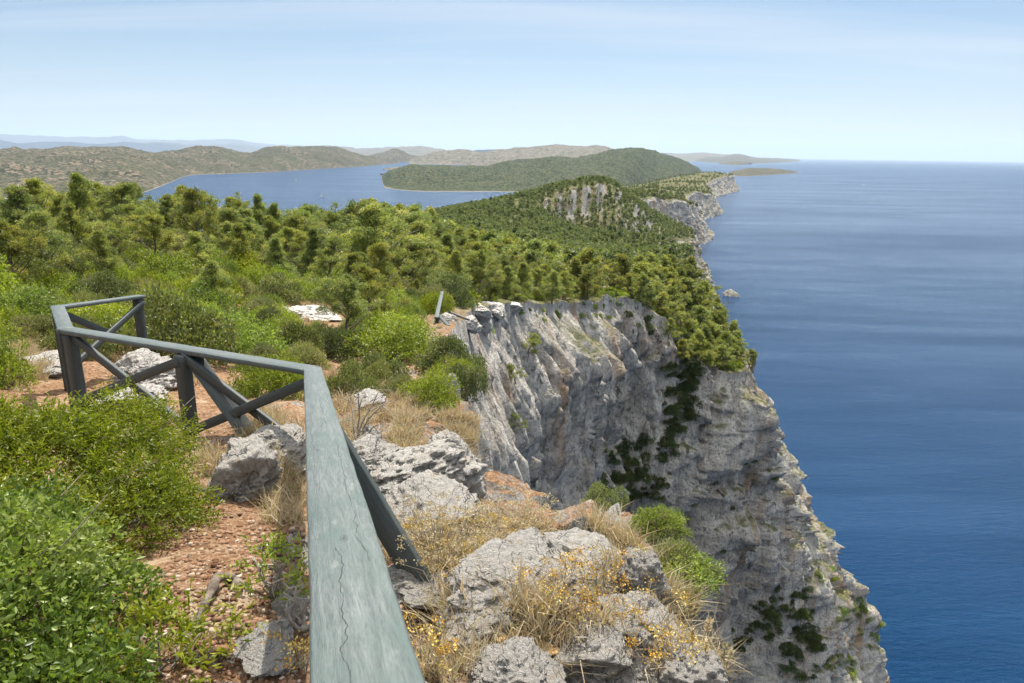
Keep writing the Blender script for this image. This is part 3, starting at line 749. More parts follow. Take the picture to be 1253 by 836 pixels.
# ------------------------------------------------------------------ railing
MAT['post'] = wood_mat('stained_post_shaded', False, .30)  # rail timber darkened: the shade on the posts is put into the colour
MAT['brace'] = wood_mat('stained_brace_shaded', False, .34)  # same timber again, shaded look of the braces painted in
def board(name, p0, p1, w, th, mat, root, wdir=None, seed=0, nseg=None, ext=0):
    """plank from p0 to p1, width w sideways, thickness th; long axis is local X, width local Y"""
    p0, p1 = np.array(p0, float), np.array(p1, float); d = p1-p0; L = np.linalg.norm(d); x = d/L
    if wdir is None: wdir = np.cross([0, 0, 1.], x)
    y = nrm(np.array(wdir)-x*np.dot(wdir, x)); z = np.cross(x, y)
    k = nseg or max(4, int(L/.06))
    b = min(w, th)*.12
    prof = [(-w/2+b, -th/2), (w/2-b, -th/2), (w/2, -th/2+b), (w/2, th/2-b), (w/2-b, th/2), (-w/2+b, th/2), (-w/2, th/2-b), (-w/2, -th/2+b)]
    V = np.array([(L*i/k, a, c) for i in range(k+1) for a, c in prof])
    q = V*np.array([5, 30, 30])+seed*5.3
    V[:, 1] += .0022*noise(q)+.002*noise(V*np.array([1.6, 0, 0])+seed); V[:, 2] += .0016*noise(q+50)
    F = []
    for i in range(k):
        for j in range(8):
            a, c = i*8+j, i*8+(j+1) % 8
            F += [(a, a+8, c+8), (a, c+8, c)]
    for j in range(1, 7):
        F.append((0, j, j+1)); e = k*8; F.append((e, e+j+1, e+j))
    o = mesh(name, V, [tuple(f[::-1]) for f in F], MAT[mat], False, parent=root)
    T = Matrix.Translation(p0-np.array(root.location[:])) @ Matrix(((x[0], y[0], z[0], 0), (x[1], y[1], z[1], 0), (x[2], y[2], z[2], 0), (0, 0, 0, 1)))
    o.matrix_basis = T
    return o
fence = empty('wooden_railing', P(372, 577, 5.57))
tag(fence, 'grey green stained timber handrail zigzagging along the cliff path', 'railing')
A = P(382.5, 450, 5.57); Nn_ = P(451, 836, .87); C1 = P(80, 401, 6.9); C2 = P(70, 374, 8.1); E = P(171, 361, 9.9)
S0 = A+(Nn_-A)*1.30
for q in ('A', 'Nn_', 'C1', 'C2', 'E'): print(q, (globals()[q]-EYE).round(2))
dirA = nrm(Nn_-A)
rails = [(S0, A-dirA*.05, 'rail', 1), (A+nrm(A-C1)*.02-np.array([0, 0, .003]), C1-nrm(A-C1)*.05-np.array([0, 0, .003]), 'brace', 2), (C1-nrm(C2-C1)*.05, C2+nrm(C2-C1)*.05, 'brace', 3), (C2-np.array([0, 0, .004]), E+nrm(E-C2)*.03, 'brace', 4)]
MAT['railb'] = wood_mat('stained_far_rail', False, .60)
for p, q, m, sd_ in rails:
    dz = np.array([0, 0, -.024])
    board('handrail', p+dz, q+dz, .14, .045, 'rail' if sd_ == 1 else 'railb', fence, seed=sd_)
def gz(x, y): 
    r = drop(x, y, (ground,)); return r[0].z if r else HZ(np.array([[x, y]]))[0]
def post(top, root, w=.115, ydir=None, seed=0, depth=.12, hmin=None):
    top = np.array(top, float); g = gz(top[0], top[1]); zb = min(g, top[2]-.7)-depth
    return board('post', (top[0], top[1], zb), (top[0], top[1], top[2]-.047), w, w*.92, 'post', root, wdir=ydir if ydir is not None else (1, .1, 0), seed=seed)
along = lambda p, q, t: p*(1-t)+q*t
P1 = P(222, 428, 6.12)
dAC = nrm(C1-A)
post(A+dirA*.06, fence, seed=11, ydir=dAC); post(P1, fence, seed=12, ydir=dAC)
post(C1-dAC*.05, fence, seed=13, ydir=dAC); post(C1+nrm(C2-C1)*.16+np.array([-.02, 0, 0]), fence, seed=14, ydir=nrm(C2-C1))
post(E-nrm(E-C2)*.08, fence, seed=15, ydir=nrm(E-C2)); post(C2, fence, seed=16, ydir=nrm(E-C2))
N2 = A+(Nn_-A)*.50; post(N2, fence, seed=17, ydir=dirA)
def cross(p, q, h0, h1, root, seed, off=.0):
    """X of two diagonals between the posts at p and q"""
    n_ = nrm(np.cross(q-p, [0, 0, 1.]))
    a, b = p-[0, 0, .10], q-[0, 0, .10]
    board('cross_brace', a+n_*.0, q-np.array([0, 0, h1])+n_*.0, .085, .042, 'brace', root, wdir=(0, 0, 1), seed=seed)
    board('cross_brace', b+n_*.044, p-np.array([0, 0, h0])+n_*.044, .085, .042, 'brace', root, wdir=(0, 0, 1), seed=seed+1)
hA = A[2]-P(372, 577, 5.57)[2]; h1 = P1[2]-P(236, 545, 6.12)[2]
cross(P1+[0, 0, .04], A+dirA*.04, h1, hA, fence, 21)
cross(C1-dAC*.05+[0, 0, .04], P1, h1*1.0, h1*.95, fence, 24)
cross(C2+[0, 0, .02], E, .8, .82, fence, 27)
# outriggers on the seaward side
fo = P(527, 722, 3.86)
def ground_pt(px, py):
    h = hit_px(px, py, (ground,)); return np.array(h[1][:])
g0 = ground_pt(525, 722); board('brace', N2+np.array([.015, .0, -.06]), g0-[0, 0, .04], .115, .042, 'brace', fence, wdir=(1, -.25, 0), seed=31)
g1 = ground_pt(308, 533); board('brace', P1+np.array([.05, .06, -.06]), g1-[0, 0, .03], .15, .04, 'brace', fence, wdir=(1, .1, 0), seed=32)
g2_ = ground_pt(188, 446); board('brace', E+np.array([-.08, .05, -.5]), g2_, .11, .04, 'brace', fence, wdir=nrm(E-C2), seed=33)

# short railing at the viewpoint further along
q0 = ground_pt(540, 392); dF = np.linalg.norm(q0-EYE)
dcam = (q0-EYE) @ fwd
f2 = empty('wooden_railing', q0); tag(f2, 'short piece of timber railing at the bend of the cliff edge among shrubs', 'railing')
a2 = P(534, 389, dcam*.93); b2 = P(541, 357.5, dcam*1.12)
board('handrail', a2, b2, .15, .06, 'railb', f2, seed=41)
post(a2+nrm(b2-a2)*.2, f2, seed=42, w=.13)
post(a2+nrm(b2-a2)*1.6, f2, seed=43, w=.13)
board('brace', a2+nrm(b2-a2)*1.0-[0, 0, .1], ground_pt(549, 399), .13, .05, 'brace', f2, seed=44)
q1 = ground_pt(555, 385)
f3 = tag(mesh('fallen_pole', *tube([P(550, 382, dcam*1.0), P(562, 387, dcam*1.02), P(574, 391.5, dcam*1.04)], [.055, .05, .045], 8), MAT['twig'], True), 'pale weathered pole lying on the rocks beyond the short railing', 'pole')

# ------------------------------------------------------------------ boulders by the path
ROCKV = [rock_geo(100+i, 6, 9+i % 4, .11) for i in range(6)]
ROCKS_ME = []
for i, (v, f) in enumerate(ROCKV):
    o = mesh('boulder', v, f, MAT['boulder'], False); ROCKS_ME.append(o.data); bpy.data.objects.remove(o)
BOULD = []
def boulder(px, py, wpx, hpx, k, label, deep=.30, rz=None, tilt=(0, 0), dscale=1.0, group=None, mat=None, name='boulder', objs=None):
    """rock whose foot shows at (px, py): as wide and tall as the picture shows"""
    h = hit_px(px, py, objs or (ground, cliff)); d = (np.array(h[1][:])-EYE) @ fwd
    big = 1.55 if py > 560 and px > 400 else 1.15
    w = wpx*d/FPX*big; hh = hpx*d/FPX*(.80 if big > 1.3 else 1.0); tilt = (tilt[0]+.5*(random.random()-.5), tilt[1]+.5*(random.random()-.5))
    base = np.array(h[1][:])
    me = ROCKS_ME[k % 6]
    if mat: me = me.copy(); me.materials.clear(); me.materials.append(MAT[mat])
    o = bpy.data.objects.new(name, me); C.objects.link(o)
    dp = w*.5*dscale
    hd = nrm(np.array([base[0], base[1], 0]))
    o.location = base+hd*dp*.8+np.array([0, 0, hh*.5-hh*deep])
    o.scale = (w*.52, dp*1.05, hh*(.5+deep*.6))
    # scale lives in local axes: keep the wide side across the view
    o.rotation_euler = Euler((tilt[0], tilt[1], (rz if rz is not None else 0)-math.atan2(hd[0], hd[1])))
    tag(o, label, 'rock', group or 'grey limestone boulders along the cliff path')
    BOULD.append((o.location.copy(), max(w*.5, dp)))
    return o
B_ = [(296, 614, 74, 58, 0, 'dark faced limestone boulder at the foot of the second railing bay, tallest beside the bush', .3),
      (343, 560, 62, 30, 1, 'pale boulder under the crossing braces beside the corner post'),
      (352, 582, 40, 24, 3, 'low pale slab behind the near handrail corner'),
      (183, 475, 60, 36, 2, 'grey boulder behind the crossed braces of the far railing bay'),
      (160, 508, 86, 26, 4, 'flat pale rock half under the leaning brace'),
      (515, 604, 76, 62, 5, 'steep grey outcrop with vertical grooves below the dry grass slope'),
      (555, 600, 52, 70, 1, 'narrow grey rib of rock at the edge of the shaded wall'),
      (460, 590, 52, 46, 2, 'grey block under the dead branches beside the handrail'),
      (445, 555, 34, 26, 0, 'small grey stone beneath the dead branches'),
      (494, 614, 66, 32, 3, 'pale rounded rock above the green tuft'),
      (518, 652, 76, 30, 0, 'broad pale cracked slab above the dry herb cushion'),
      (618, 742, 86, 46, 1, 'large pale boulder with deep cracks left of the yellow flowers'),
      (575, 765, 56, 34, 3, 'pale leaning block left of the large cracked boulder'),
      (722, 742, 86, 48, 2, 'tall grooved crag behind the yellow flowers'),
      (772, 796, 54, 66, 4, 'long grey crag face dropping beside the yellow flowers'),
      (783, 725, 34, 66, 5, 'reddish topped pinnacle at the brink before the deep wall'),
      (588, 782, 58, 42, 5, 'angular grey stone above the orange broken stone'),
      (528, 748, 46, 30, 4, 'split grey stone at the foot of the long slanting brace'),
      (498, 724, 40, 24, 1, 'low stone between handrail and slanting brace'),
      (703, 838, 76, 56, 0, 'rounded boulder with a dark vertical crack in the dry grass'),
      (622, 868, 78, 64, 3, 'dark shadowed boulder at the bottom edge below the orange stone'),
      (784, 872, 100, 64, 2, 'wide pale ledge at the bottom edge above the drop'),
      (848, 852, 46, 60, 5, 'sharp pale rib among the green plants at the brink'),
      (822, 800, 30, 44, 1, 'dark thin rock fin behind the green plants at the brink'),
      (330, 812, 60, 16, 4, 'flat tan slab in the path beside the near handrail'),
      (358, 760, 36, 16, 2, 'grey stone in the shadow of the near handrail'),
      (380, 392, 62, 14, 3, 'pale low outcrop in the bare patch on the shrubby slope'),
      (352, 388, 30, 9, 1, 'smaller pale stone in the bare patch on the shrubby slope'),
      (120, 385, 26, 10, 0, 'pale stone showing between bushes behind the far rail'),
      (60, 455, 50, 16, 4, 'flat tan rock on the path beyond the big bush'),
      (448, 500, 36, 12, 0, 'pale flat stone at the head of the dry grass slope'),
      (655, 470, 22, 26, 1, 'pale knob on the rim of the shaded wall')]
for b in B_[:-1]: boulder(*b)
boulder(640, 800, 52, 24, 3, 'broken stone with an orange inner face', .1, mat='boulder_o', tilt=(-.3, .1))
# knobbly blocks along the brink beyond the slope
for i, (px, py, w_, h_) in enumerate(((562, 462, 24, 22), (553, 486, 20, 26), (560, 430, 22, 12), (583, 386, 28, 14), (604, 384, 26, 12), (572, 402, 22, 16), (625, 380, 20, 8), (590, 400, 20, 18), (548, 396, 18, 10))):
    boulder(px, py, w_, h_, i, 'pale block on the brink above the shaded wall beyond the dry grass slope', .3, group='pale blocks on the brink beyond the dry slope', name='rim_rock')

def searock(px, py, wpx, hpx, k, label):
    b = sea_pt(px, py); d = (b-EYE) @ fwd
    o = bpy.data.objects.new('sea_rock', ROCKS_ME[k].copy()); C.objects.link(o); o.data.materials.clear(); o.data.materials.append(MAT['rock'])
    w = wpx*d/FPX; h = hpx*d/FPX
    o.location = b+np.array([0, w*.3, -.25*h]); o.scale = (w*.5, w*.38, h*.95)
    tag(o, label, 'rock')
searock(897, 363.5, 19, 7, 2, 'lone dark rock standing in the sea off the wooded point')
searock(935, 497, 16, 13, 4, 'dark rock at the foot of the cliff beside the open sea')

# ------------------------------------------------------------------ plant kits
def kit(name, geo, mat, stem='bark', sname='stem', fname='foliage'):
    (V, F, at), (tv, tf) = geo
    a = mesh(fname, V, F, MAT[mat], False, at); b = mesh(sname, tv, tf, MAT[stem], True)
    d = (a.data, b.data, fname, sname); bpy.data.objects.remove(a); bpy.data.objects.remove(b)
    return d
def put(name, k, loc, sc, rz, label, cat, group=None, tilt=None):
    r = empty(name, loc, rz, sc)
    if tilt is not None: r.rotation_euler = (tilt[0], tilt[1], rz)
    for me, nm in ((k[0], k[2]), (k[1], k[3])):
        o = bpy.data.objects.new(nm, me); C.objects.link(o); o.parent = r
    tag(r, label, cat, group)
    return r
K = {}
for i in range(4): K['mastic%d' % i] = kit('m', shrub_geo(20+i, 1, .8, 9000, .062, .032, 26, .7, .45, 5), 'mastic')
for i in range(3): K['olive%d' % i] = kit('o', shrub_geo(30+i, 1, .85, 7500, .065, .038, 22, .8, .25, 1), 'olive')
for i in range(3): K['grey%d' % i] = kit('g', shrub_geo(40+i, 1, .75, 8000, .10, .026, 20, .55, .5, 1), 'grey')
for i in range(2): K['dark%d' % i] = kit('d', shrub_geo(50+i, 1, .9, 2200, .15, .07, 16, .8, .3, 1), 'dark')
for i in range(2): K['small%d' % i] = kit('s', shrub_geo(55+i, 1, .9, 1500, .13, .06, 12, .6, .4, 1), 'mastic')
for i in range(9): K['pine%d' % i] = kit('p', pine_geo(60+i, 5, (.46, .50, .42, .54, .47, .38, .36, .56, .44)[i], 12000, .17, .042, (34, 26, 38, 24, 34, 30, 36, 28, 22)[i], (.04, .07, .03, .05, .16, .03, .02, .12, .2)[i], top=(.8, .7, .95, .65, .75, 1.0, 1.1, .6, .9)[i]), 'pine', 'bark', 'trunk', 'crown')
for i in range(4): K['pinefar%d' % i] = kit('p', pine_geo(80+i, 5, .46, 3600, .32, .09, 28, .05, top=(.6, .7, .55, .8)[i]), 'pine', 'bark', 'trunk', 'crown')
K['umb'] = kit('p', pine_geo(95, 5, .42, 5000, .22, .045, 22, .3, flat=.8, top=.4), 'pine', 'bark', 'trunk', 'crown')

# ---- the two big bushes beside the path
bushA = put('mastic_bush', kit('b', shrub_geo(3, 1.24, .74, 140000, .034, .0105, 40, .62, .5, 8), 'mastic'), (-2.92, 3.12, gz(-2.92, 3.12)-.06), 1, 0, 'large bright green bush filling the path side below the railing', 'bush', tilt=(0, .15))
put('holly_bush', kit('b', shrub_geo(5, .84, .72, 60000, .028, .016, 30, .8, .2, 1), 'oak'), (-2.0, 1.72, gz(-1.95, 1.7)-.05), 1, 0, 'paler bush with small round leathery leaves, nearest and lowest on the path side', 'bush')
put('mastic_bush', kit('b', shrub_geo(6, .15, .26, 520, .034, .012, 10, .6, .6, 8), 'mastic', 'twig'), tuple(ground_pt(338, 735)), 1, 0, 'small leafy shoot in the path close to the near handrail', 'bush')
put('mastic_bush', kit('b', shrub_geo(8, .22, .2, 1100, .034, .011, 10, .6, .6, 8), 'mastic', 'twig'), tuple(ground_pt(205, 822)), 1, 0, 'low sprawling growth at the foot of the round leaved bush', 'bush')

rg = random.Random(5)
def sized(px, py, wpx, objs=(ground,)):
    h = hit_px(px, py, objs)
    if h is None: return None
    p = np.array(h[1][:]); return p, wpx*((p-EYE) @ fwd)/FPX*.5
# named single shrubs near the brink: (px, py foot, width px, kit, label)
for px, py, w_, k, z_, lb, nm in (
    (668, 650, 46, 'mastic1', 1.2, 'bright green bush at the brink left of the feathery bush', 'mastic_bush'),
    (718, 660, 62, 'grey1', 1.1, 'feathery olive green bush on the brink before the deep wall', 'juniper_bush'),
    (752, 700, 40, 'olive1', 1.1, 'small dark bush wedged between grooved crag and reddish pinnacle', 'olive_bush'),
    (538, 616, 34, 'olive0', 1.2, 'dark green tuft below the steep grey outcrop', 'olive_bush'),
    (502, 622, 34, 'mastic2', .7, 'low green tuft on the pale rounded rock', 'mastic_bush'),
    (576, 640, 26, 'mastic3', 1.6, 'thin yellow green sprig at the foot of the grey rib', 'mastic_bush'),
    (812, 770, 46, 'mastic0', 1.2, 'bright green bush climbing the brink above the wild grass', 'mastic_bush'),
    (838, 830, 66, 'grey0', 1.1, 'grassy green bush at the bottom edge of the brink', 'juniper_bush'),
    (880, 850, 70, 'mastic2', .9, 'lowest green bush hanging over the drop', 'mastic_bush'),
    (862, 800, 40, 'grey2', 1.0, 'pale green bush against the deep shaded wall', 'juniper_bush'),
    (520, 800, 44, 'grey0', .8, 'grey green cushion with yellow heads beside the near handrail', 'juniper_bush')):
    dist_ = {668: 6.7, 718: 5.9, 752: 5.1, 812: 4.4, 838: 3.7, 880: 3.7, 862: 4.5}.get(px)
    s_ = sized(px, py, w_, (ground, cliff))
    if dist_:
        q = P(px, py, dist_)
        for _ in range(40):
            g = drop(q[0], q[1], (ground, cliff))
            if g is not None and g[0].z > P(px, py, dist_)[2]-.35: break
            q = q-np.array([.05, .01, 0])
        s_ = (np.array([q[0], q[1], g[0].z]), w_*dist_/FPX*.74)
    put(nm, K[k], s_[0]-[0, 0, .03], (s_[1], s_[1], s_[1]*z_), rg.random()*6, lb, 'bush')

# ------------------------------------------------------------------ maquis slope
def in_poly(x, y, poly):
    c = False; n = len(poly); j = n-1
    for i in range(n):
        xi, yi = poly[i]; xj, yj = poly[j]
        if (yi > y) != (yj > y) and x < (xj-xi)*(y-yi)/(yj-yi)+xi: c = not c
        j = i
    return c
BARE = [[(0, 440), (66, 425), (75, 480), (130, 500), (230, 560), (300, 600), (372, 620), (372, 500), (300, 490), (200, 430), (165, 400), (185, 455), (110, 440), (60, 420)],
        [(335, 398), (345, 374), (420, 370), (440, 384), (425, 400), (385, 408)],
        [(425, 560), (410, 500), (440, 485), (475, 500), (540, 505), (520, 470), (545, 470), (580, 530), (590, 640), (520, 640)],
        [(0, 425), (60, 425), (60, 470), (0, 470)], [(512, 385), (565, 385), (578, 420), (516, 424)], [(372, 440), (600, 640), (860, 836), (360, 836)]]
SH = []      # (x, y, r)
NSH = 0
def try_shrub(x, y, r, lim=.72):
    for a, b, c in SH:
        if (a-x)**2+(b-y)**2 < ((c+r)*lim)**2: return False
    return True
REG = lambda px, d: ('beside the bare rocky patch' if 320 < px < 460 and 20 < d < 34 else
                     'behind the far end of the railing' if px < 330 and d < 15 else
                     'on the open slope beyond the railing' if px < 330 and d < 26 else
                     'under the tall pines at the back of the slope' if d >= 26 and px < 430 else
                     'near the cliff edge above the dry grass' if px >= 430 and d < 26 else
                     'along the brink near the short railing')
TN = {'mastic': ('mastic_bush', 'bright green rounded bush'), 'olive': ('olive_bush', 'dark olive green bush'), 'grey': ('juniper_bush', 'grey green feathery bush')}
cand = []
for _ in range(9000):
    d = 7+38*rg.random()**1.15; px = rg.uniform(-60, 600); a = ray(px, 400); a = a/ (a @ fwd)
    x, y = (a*d)[:2]; cand.append((x, y))
n_sh = 0
for x, y in cand:
    if n_sh >= 262: break
    g = drop(x, y)
    if g is None: continue
    px, py, d = proj(np.array(g[0][:]))
    if d < 8.2 or d > 46 or py < 300: continue
    if px > 545+max(0, 3*(28-d)) or g[1].z < .6: continue
    r = rg.uniform(.42, .98)*(1+d/60); rp_ = r*FPX/d*.7
    if any(in_poly(px+o_, py+q_, p) for p in BARE for o_, q_ in ((0, 0), (rp_, 0), (-rp_, 0), (0, -rp_*.8))): continue
    if not try_shrub(x, y, r, .70): continue
    if px > 372-r*FPX/d and d < 13: r = min(r, .5)
    if d > 36 and px > 250: continue
    SH.append((x, y, r)); n_sh += 1
    ty = rg.choices(('mastic', 'olive', 'grey'), (.5, .32, .18) if d < 30 else (.4, .35, .25))[0]
    k = K[ty+str(rg.randrange({'mastic': 4, 'olive': 3, 'grey': 3}[ty]))]
    nm, ds = TN[ty]; lb = ds+' '+REG(px, d)
    put(nm, k, g[0]-Vector((0, 0, .08)), (r, r*rg.uniform(.8, 1.15), r*rg.uniform(.85, 1.5)), rg.random()*6.28, lb, 'bush', lb.replace('bush', 'bushes'))
print('shrubs', n_sh)

# young pines that have seeded themselves down the shrubby slope
YP = []
for px, py, h_ in ((60, 345, 1.9), (25, 372, 1.7), (130, 352, 1.6), (190, 338, 2.1), (245, 352, 1.8), (300, 345, 2.3), (345, 352, 2.0), (405, 358, 2.2), (430, 372, 1.9), (470, 378, 2.4), (455, 408, 1.7), (270, 385, 1.4), (420, 425, 1.5), (20, 325, 2.4), (100, 322, 2.2), (385, 345, 2.6), (160, 325, 2.3)):
    h = hit_px(px, py, (ground,)); p = np.array(h[1][:]); YP.append((p, h_))

# ------------------------------------------------------------------ pines
PIN = []
def pine_at(px, d, top=None, h=None, k=None, wide=1.0, label=None, group=None, name='pine_tree'):
    a = ray(px, 400); p = a*d
    for _ in range(4):
        g = drop(p[0], p[1])
        if g is None: return
        x0, y0, dd = proj(np.array(g[0][:])); p = P(px, y0, d)-EYE
    b = np.array(g[0][:])
    if top is not None:
        t = P(px, top, d); h = t[2]-b[2]
    r = PIN.append((b[0], b[1], h*.28))
    s = h/5
    return put(name, K[k or 'pine%d' % rg.randrange(9)], b-[0, 0, .1], (s*wide, s*wide, s), rg.random()*6.28, label, 'tree', group)
for i, (p, h_) in enumerate(YP):
    s_y = h_*1.25/5
    put('pine_tree', K['pine%d' % (i % 9)], p-[0, 0, .1], (s_y*1.15, s_y*1.15, s_y), i*1.3, 'young low pine growing up through the bushes of the slope', 'tree', 'young pines among the slope bushes')
sky_pines = [(97, 44, 206, 1.0, 'tallest pine standing against the bay near the edge of the slope'), (78, 46, 232, 1.0, None), (155, 45, 221, 1.15, 'broad yellowish pine next to the tallest pine'), (132, 48, 240, 1, None), (205, 50, 236, .9, 'slim pine between the yellowish pine and the bay'), (188, 47, 252, 1, None),
             (232, 50, 254, 1, None), (262, 52, 247, .9, None), (291, 54, 236, .8, None), (318, 56, 232, .75, 'narrow column shaped pine in front of the bay'), (346, 56, 236, .85, None), (334, 50, 252, .9, None), (372, 58, 241, 1, None),
             (398, 60, 246, 1, None), (425, 62, 247, .95, None), (446, 66, 254, .9, None), (470, 70, 262, 1, None), (498, 78, 262, 1, None), (525, 84, 268, 1, None), (50, 50, 248, 1.1, None), (28, 52, 262, 1.1, None), (5, 54, 270, 1.1, None), (-25, 54, 262, 1.1, None),
             (60, 38, 268, 1.2, None), (20, 40, 285, 1.2, None), (115, 40, 255, 1.1, None), (170, 40, 262, 1.1, None), (215, 41, 270, 1.1, None), (275, 43, 262, 1, None), (310, 46, 262, 1.0, None), (360, 44, 268, 1.1, None), (400, 42, 275, 1.1, None),
             (437, 34, 302, 1.25, 'rounded golden green pine standing forward on the slope'), (480, 36, 318, 1.2, None), (510, 36, 330, 1.2, None), (455, 44, 288, 1.1, None), (540, 42, 322, 1.1, None), (520, 50, 300, 1, None), (560, 47, 330, 1.1, None)]
for px, d, tp, wd, lb in sky_pines:
    pine_at(px, d, tp if lb else tp+7, wide=wd*1.08, label=lb or 'bushy yellow green pine in the first row of pines behind the shrubs', group=None if lb else 'first row of pines behind the shrubs')
pine_at(903, 112, 388, k='pine2', wide=1.25, label='leaning pine hanging over the tip of the wooded point', name='pine_tree')
pine_at(858, 112, 352, k='pine1', wide=1.3, label='full pine above the dark gully of the point')
pine_at(880, 108, 398, k='umb', wide=1.1, label='layered pale pine above the dark gully of the point')
n_p = len(PIN)
tries = 0
pc = []
for _ in range(26000):
    d = 36+130*rg.random()**1.2; px = rg.uniform(-20, 1000); a = ray(px, 400); a = a/(a @ fwd); pc.append((*(a*d)[:2], d))
def _px(t):
    return proj(np.array([t[0], t[1], H0-20.]))[0]
pc.sort(key=lambda t: (0 if _px(t) > 780 and t[2] < 150 else 1, int(t[2]/30)))
rim_xy = S1[:, :2]
for x, y, d in pc:
    if n_p >= 262: break
    if any((a-x)**2+(b-y)**2 < (2.1+d*.006)**2 for a, b, c in PIN): continue
    g = drop(x, y)
    if g is None or g[1].z < .55: continue
    px, py, dd = proj(np.array(g[0][:]))
    if dd < 38 or (px < 430 and dd < 46) or (px > 560 and dd < 46): continue
    # skip trees that stand hidden in the hollow behind the first rows
    if px < 430 and dd > 62: continue
    e = rim_xy-np.array([x, y]); dist = np.sqrt((e**2).sum(1)).min()
    if dist < .7: continue
    h = rg.uniform(4.0, 5.6)*(1+.25*(dd > 90))
    if dist < 5: h *= .72
    PIN.append((x, y, 1.4)); n_p += 1
    near = dd < 80
    k = 'pine%d' % rg.randrange(9) if near else 'pinefar%d' % rg.randrange(4)
    if near: lb, gp = 'pine in the dense wood between the shrubby slope and the shaded wall', 'pines between the slope and the shaded wall'
    elif px < 640: lb, gp = 'pine in the middle of the wood on the crest of the headland', 'pines on the crest of the headland'
    elif px < 800: lb, gp = 'pine in the row along the top of the shaded cliff wall', 'pines along the top of the shaded wall'
    else: lb, gp = 'pine on the seaward point above the dark gully', 'pines on the seaward point'
    s = h/5; w_ = rg.uniform(1.05, 1.35)
    put('pine_tree', K[k], g[0]-Vector((0, 0, .15)), (s*w_, s*w_, s), rg.random()*6.28, lb, 'tree', gp)
print('pines', n_p)

# the wood further out reads as one mass
def forest(name, pts, hs, seeds, nl, L, Wd, mat, label):
    vs = [pine_geo(s, 5, .44, nl, L, Wd, 14, .18, top=.5)[0] for s in seeds]
    Vs, Fs, As, o = [], [], [], 0
    rng = RS(4)
    pts = np.asarray(pts); hs = np.asarray(hs); w = rng.randint(0, len(vs), len(pts)); tone = rng.random(len(pts))
    for j, (V, F, at) in enumerate(vs):
        q = pts[w == j]; hh = hs[w == j]/5; tn = tone[w == j]; a = rng.random(len(q))*6.28
        if not len(q): continue
        c, s = np.cos(a)[:, None], np.sin(a)[:, None]
        X = (V[None, :, 0]*c-V[None, :, 1]*s)*hh[:, None]*1.25+q[:, 0:1]; Y = (V[None, :, 0]*s+V[None, :, 1]*c)*hh[:, None]*1.25+q[:, 1:2]; Z = V[None, :, 2]*hh[:, None]+q[:, 2:3]-.3
        VV = np.stack([X, Y, Z], -1).reshape(-1, 3); FF = (F[None]+(np.arange(len(q))*len(V))[:, None, None]).reshape(-1, 3)
        Vs.append(VV); Fs.append(FF+o); As.append((at[None]*.55+tn[:, None]*.42).ravel()); o += len(VV)
    ob = mesh(name, np.concatenate(Vs), np.concatenate(Fs), MAT[mat], False, np.concatenate(As))
    return tag(ob, label, None, None, 'stuff')
MAT['farpine'] = leaf_mat('far_pine_needles', [(0.068, 0.100, 0.040), (0.128, 0.158, 0.057), (0.214, 0.233, 0.073), (0.309, 0.291, 0.102)], .38, .55)
rng = RS(9)
pts, hs = [], []
cell = set()
for _ in range(60000):
    d = 125+800*rng.random()**1.1; px = rng.uniform(380, 880); a = ray(px, 300); a = a/(a @ fwd); x, y = (a*d)[:2]
    sp_ = 3.5+d*.0028
    key = (int(x/sp_), int(y/sp_), int(d/200))
    if key in cell: continue
    if d < 175 and any((a_-x)**2+(b_-y)**2 < 9 for a_, b_, c_ in PIN[39:]): continue
    cell.add(key)
    g = drop(x, y)
    if g is None or g[0].z < 8: continue
    if g[1].z < (.66 if not (742 < px < 800 and d > 500) else .35): continue
    if d > 350 and not 742 < px < 800 and g[1].z < .76 and noise(np.array([x/30, y/30, 0.]))+.1 < 0: continue
    pts.append(g[0][:]); hs.append(rng.uniform(4.2, 7.2))
print('forest', len(pts))
forest('pine_forest', pts, hs, (201, 202, 203, 204, 205), 340, .70, .30, 'farpine', 'pine wood covering the headland out to the far saddle hill')
pts, hs = [], []
cell = set()
for _ in range(16000):
    d = 950+2500*rng.random(); px = rng.uniform(640, 896); a = ray(px, 230); a = a/(a @ fwd); x, y = (a*d)[:2]
    sp_ = 9+(d-900)*.004; key = (int(x/sp_), int(y/sp_))
    if key in cell: continue
    cell.add(key)
    g = drop(x, y, (g2,))
    if g is None or g[0].z < 6: continue
    pts.append(g[0][:]); hs.append(rng.uniform(5, 9))
print('far forest', len(pts))
if pts: forest('far_pine_forest', pts, hs, (211, 212, 213), 60, 1.5, 1.2, 'farpine', 'low wood on top of the farthest cliffs')

# ------------------------------------------------------------------ growth on the cliff
def cliff_patch(label, group, spots, kits, name='cliff_bush', cat='bush', objs=(cliff, ground)):
    for cx, cy, rx, ry, n, wpx in spots:
        for i in range(int(n*.92)):
            a = rg.random()*6.28; q = math.sqrt(rg.random())
            px, py = cx+rx*q*math.cos(a), cy+ry*q*math.sin(a)
            h = hit_px(px, py, objs)
            if h is None: continue
            p = np.array(h[1][:]); d = (p-EYE) @ fwd; nn = np.array(h[2][:])
            s = wpx*rg.uniform(.55, 1.5)*d/FPX*.5
            put(name, K[rg.choice(kits)], p-nn*s*.25-np.array([0, 0, s*.3]), (s, s, s*rg.uniform(.8, 1.2)), rg.random()*6.28, label, cat, group)
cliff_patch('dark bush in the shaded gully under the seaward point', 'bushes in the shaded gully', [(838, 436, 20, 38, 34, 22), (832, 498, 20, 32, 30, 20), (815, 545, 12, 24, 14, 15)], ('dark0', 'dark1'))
cliff_patch('dark bush on the ledges low in the cliff bay', 'bushes on the ledges of the bay', [(770, 560, 34, 28, 28, 17), (755, 602, 30, 20, 18, 15), (800, 595, 22, 18, 12, 16)], ('dark0', 'dark1'))
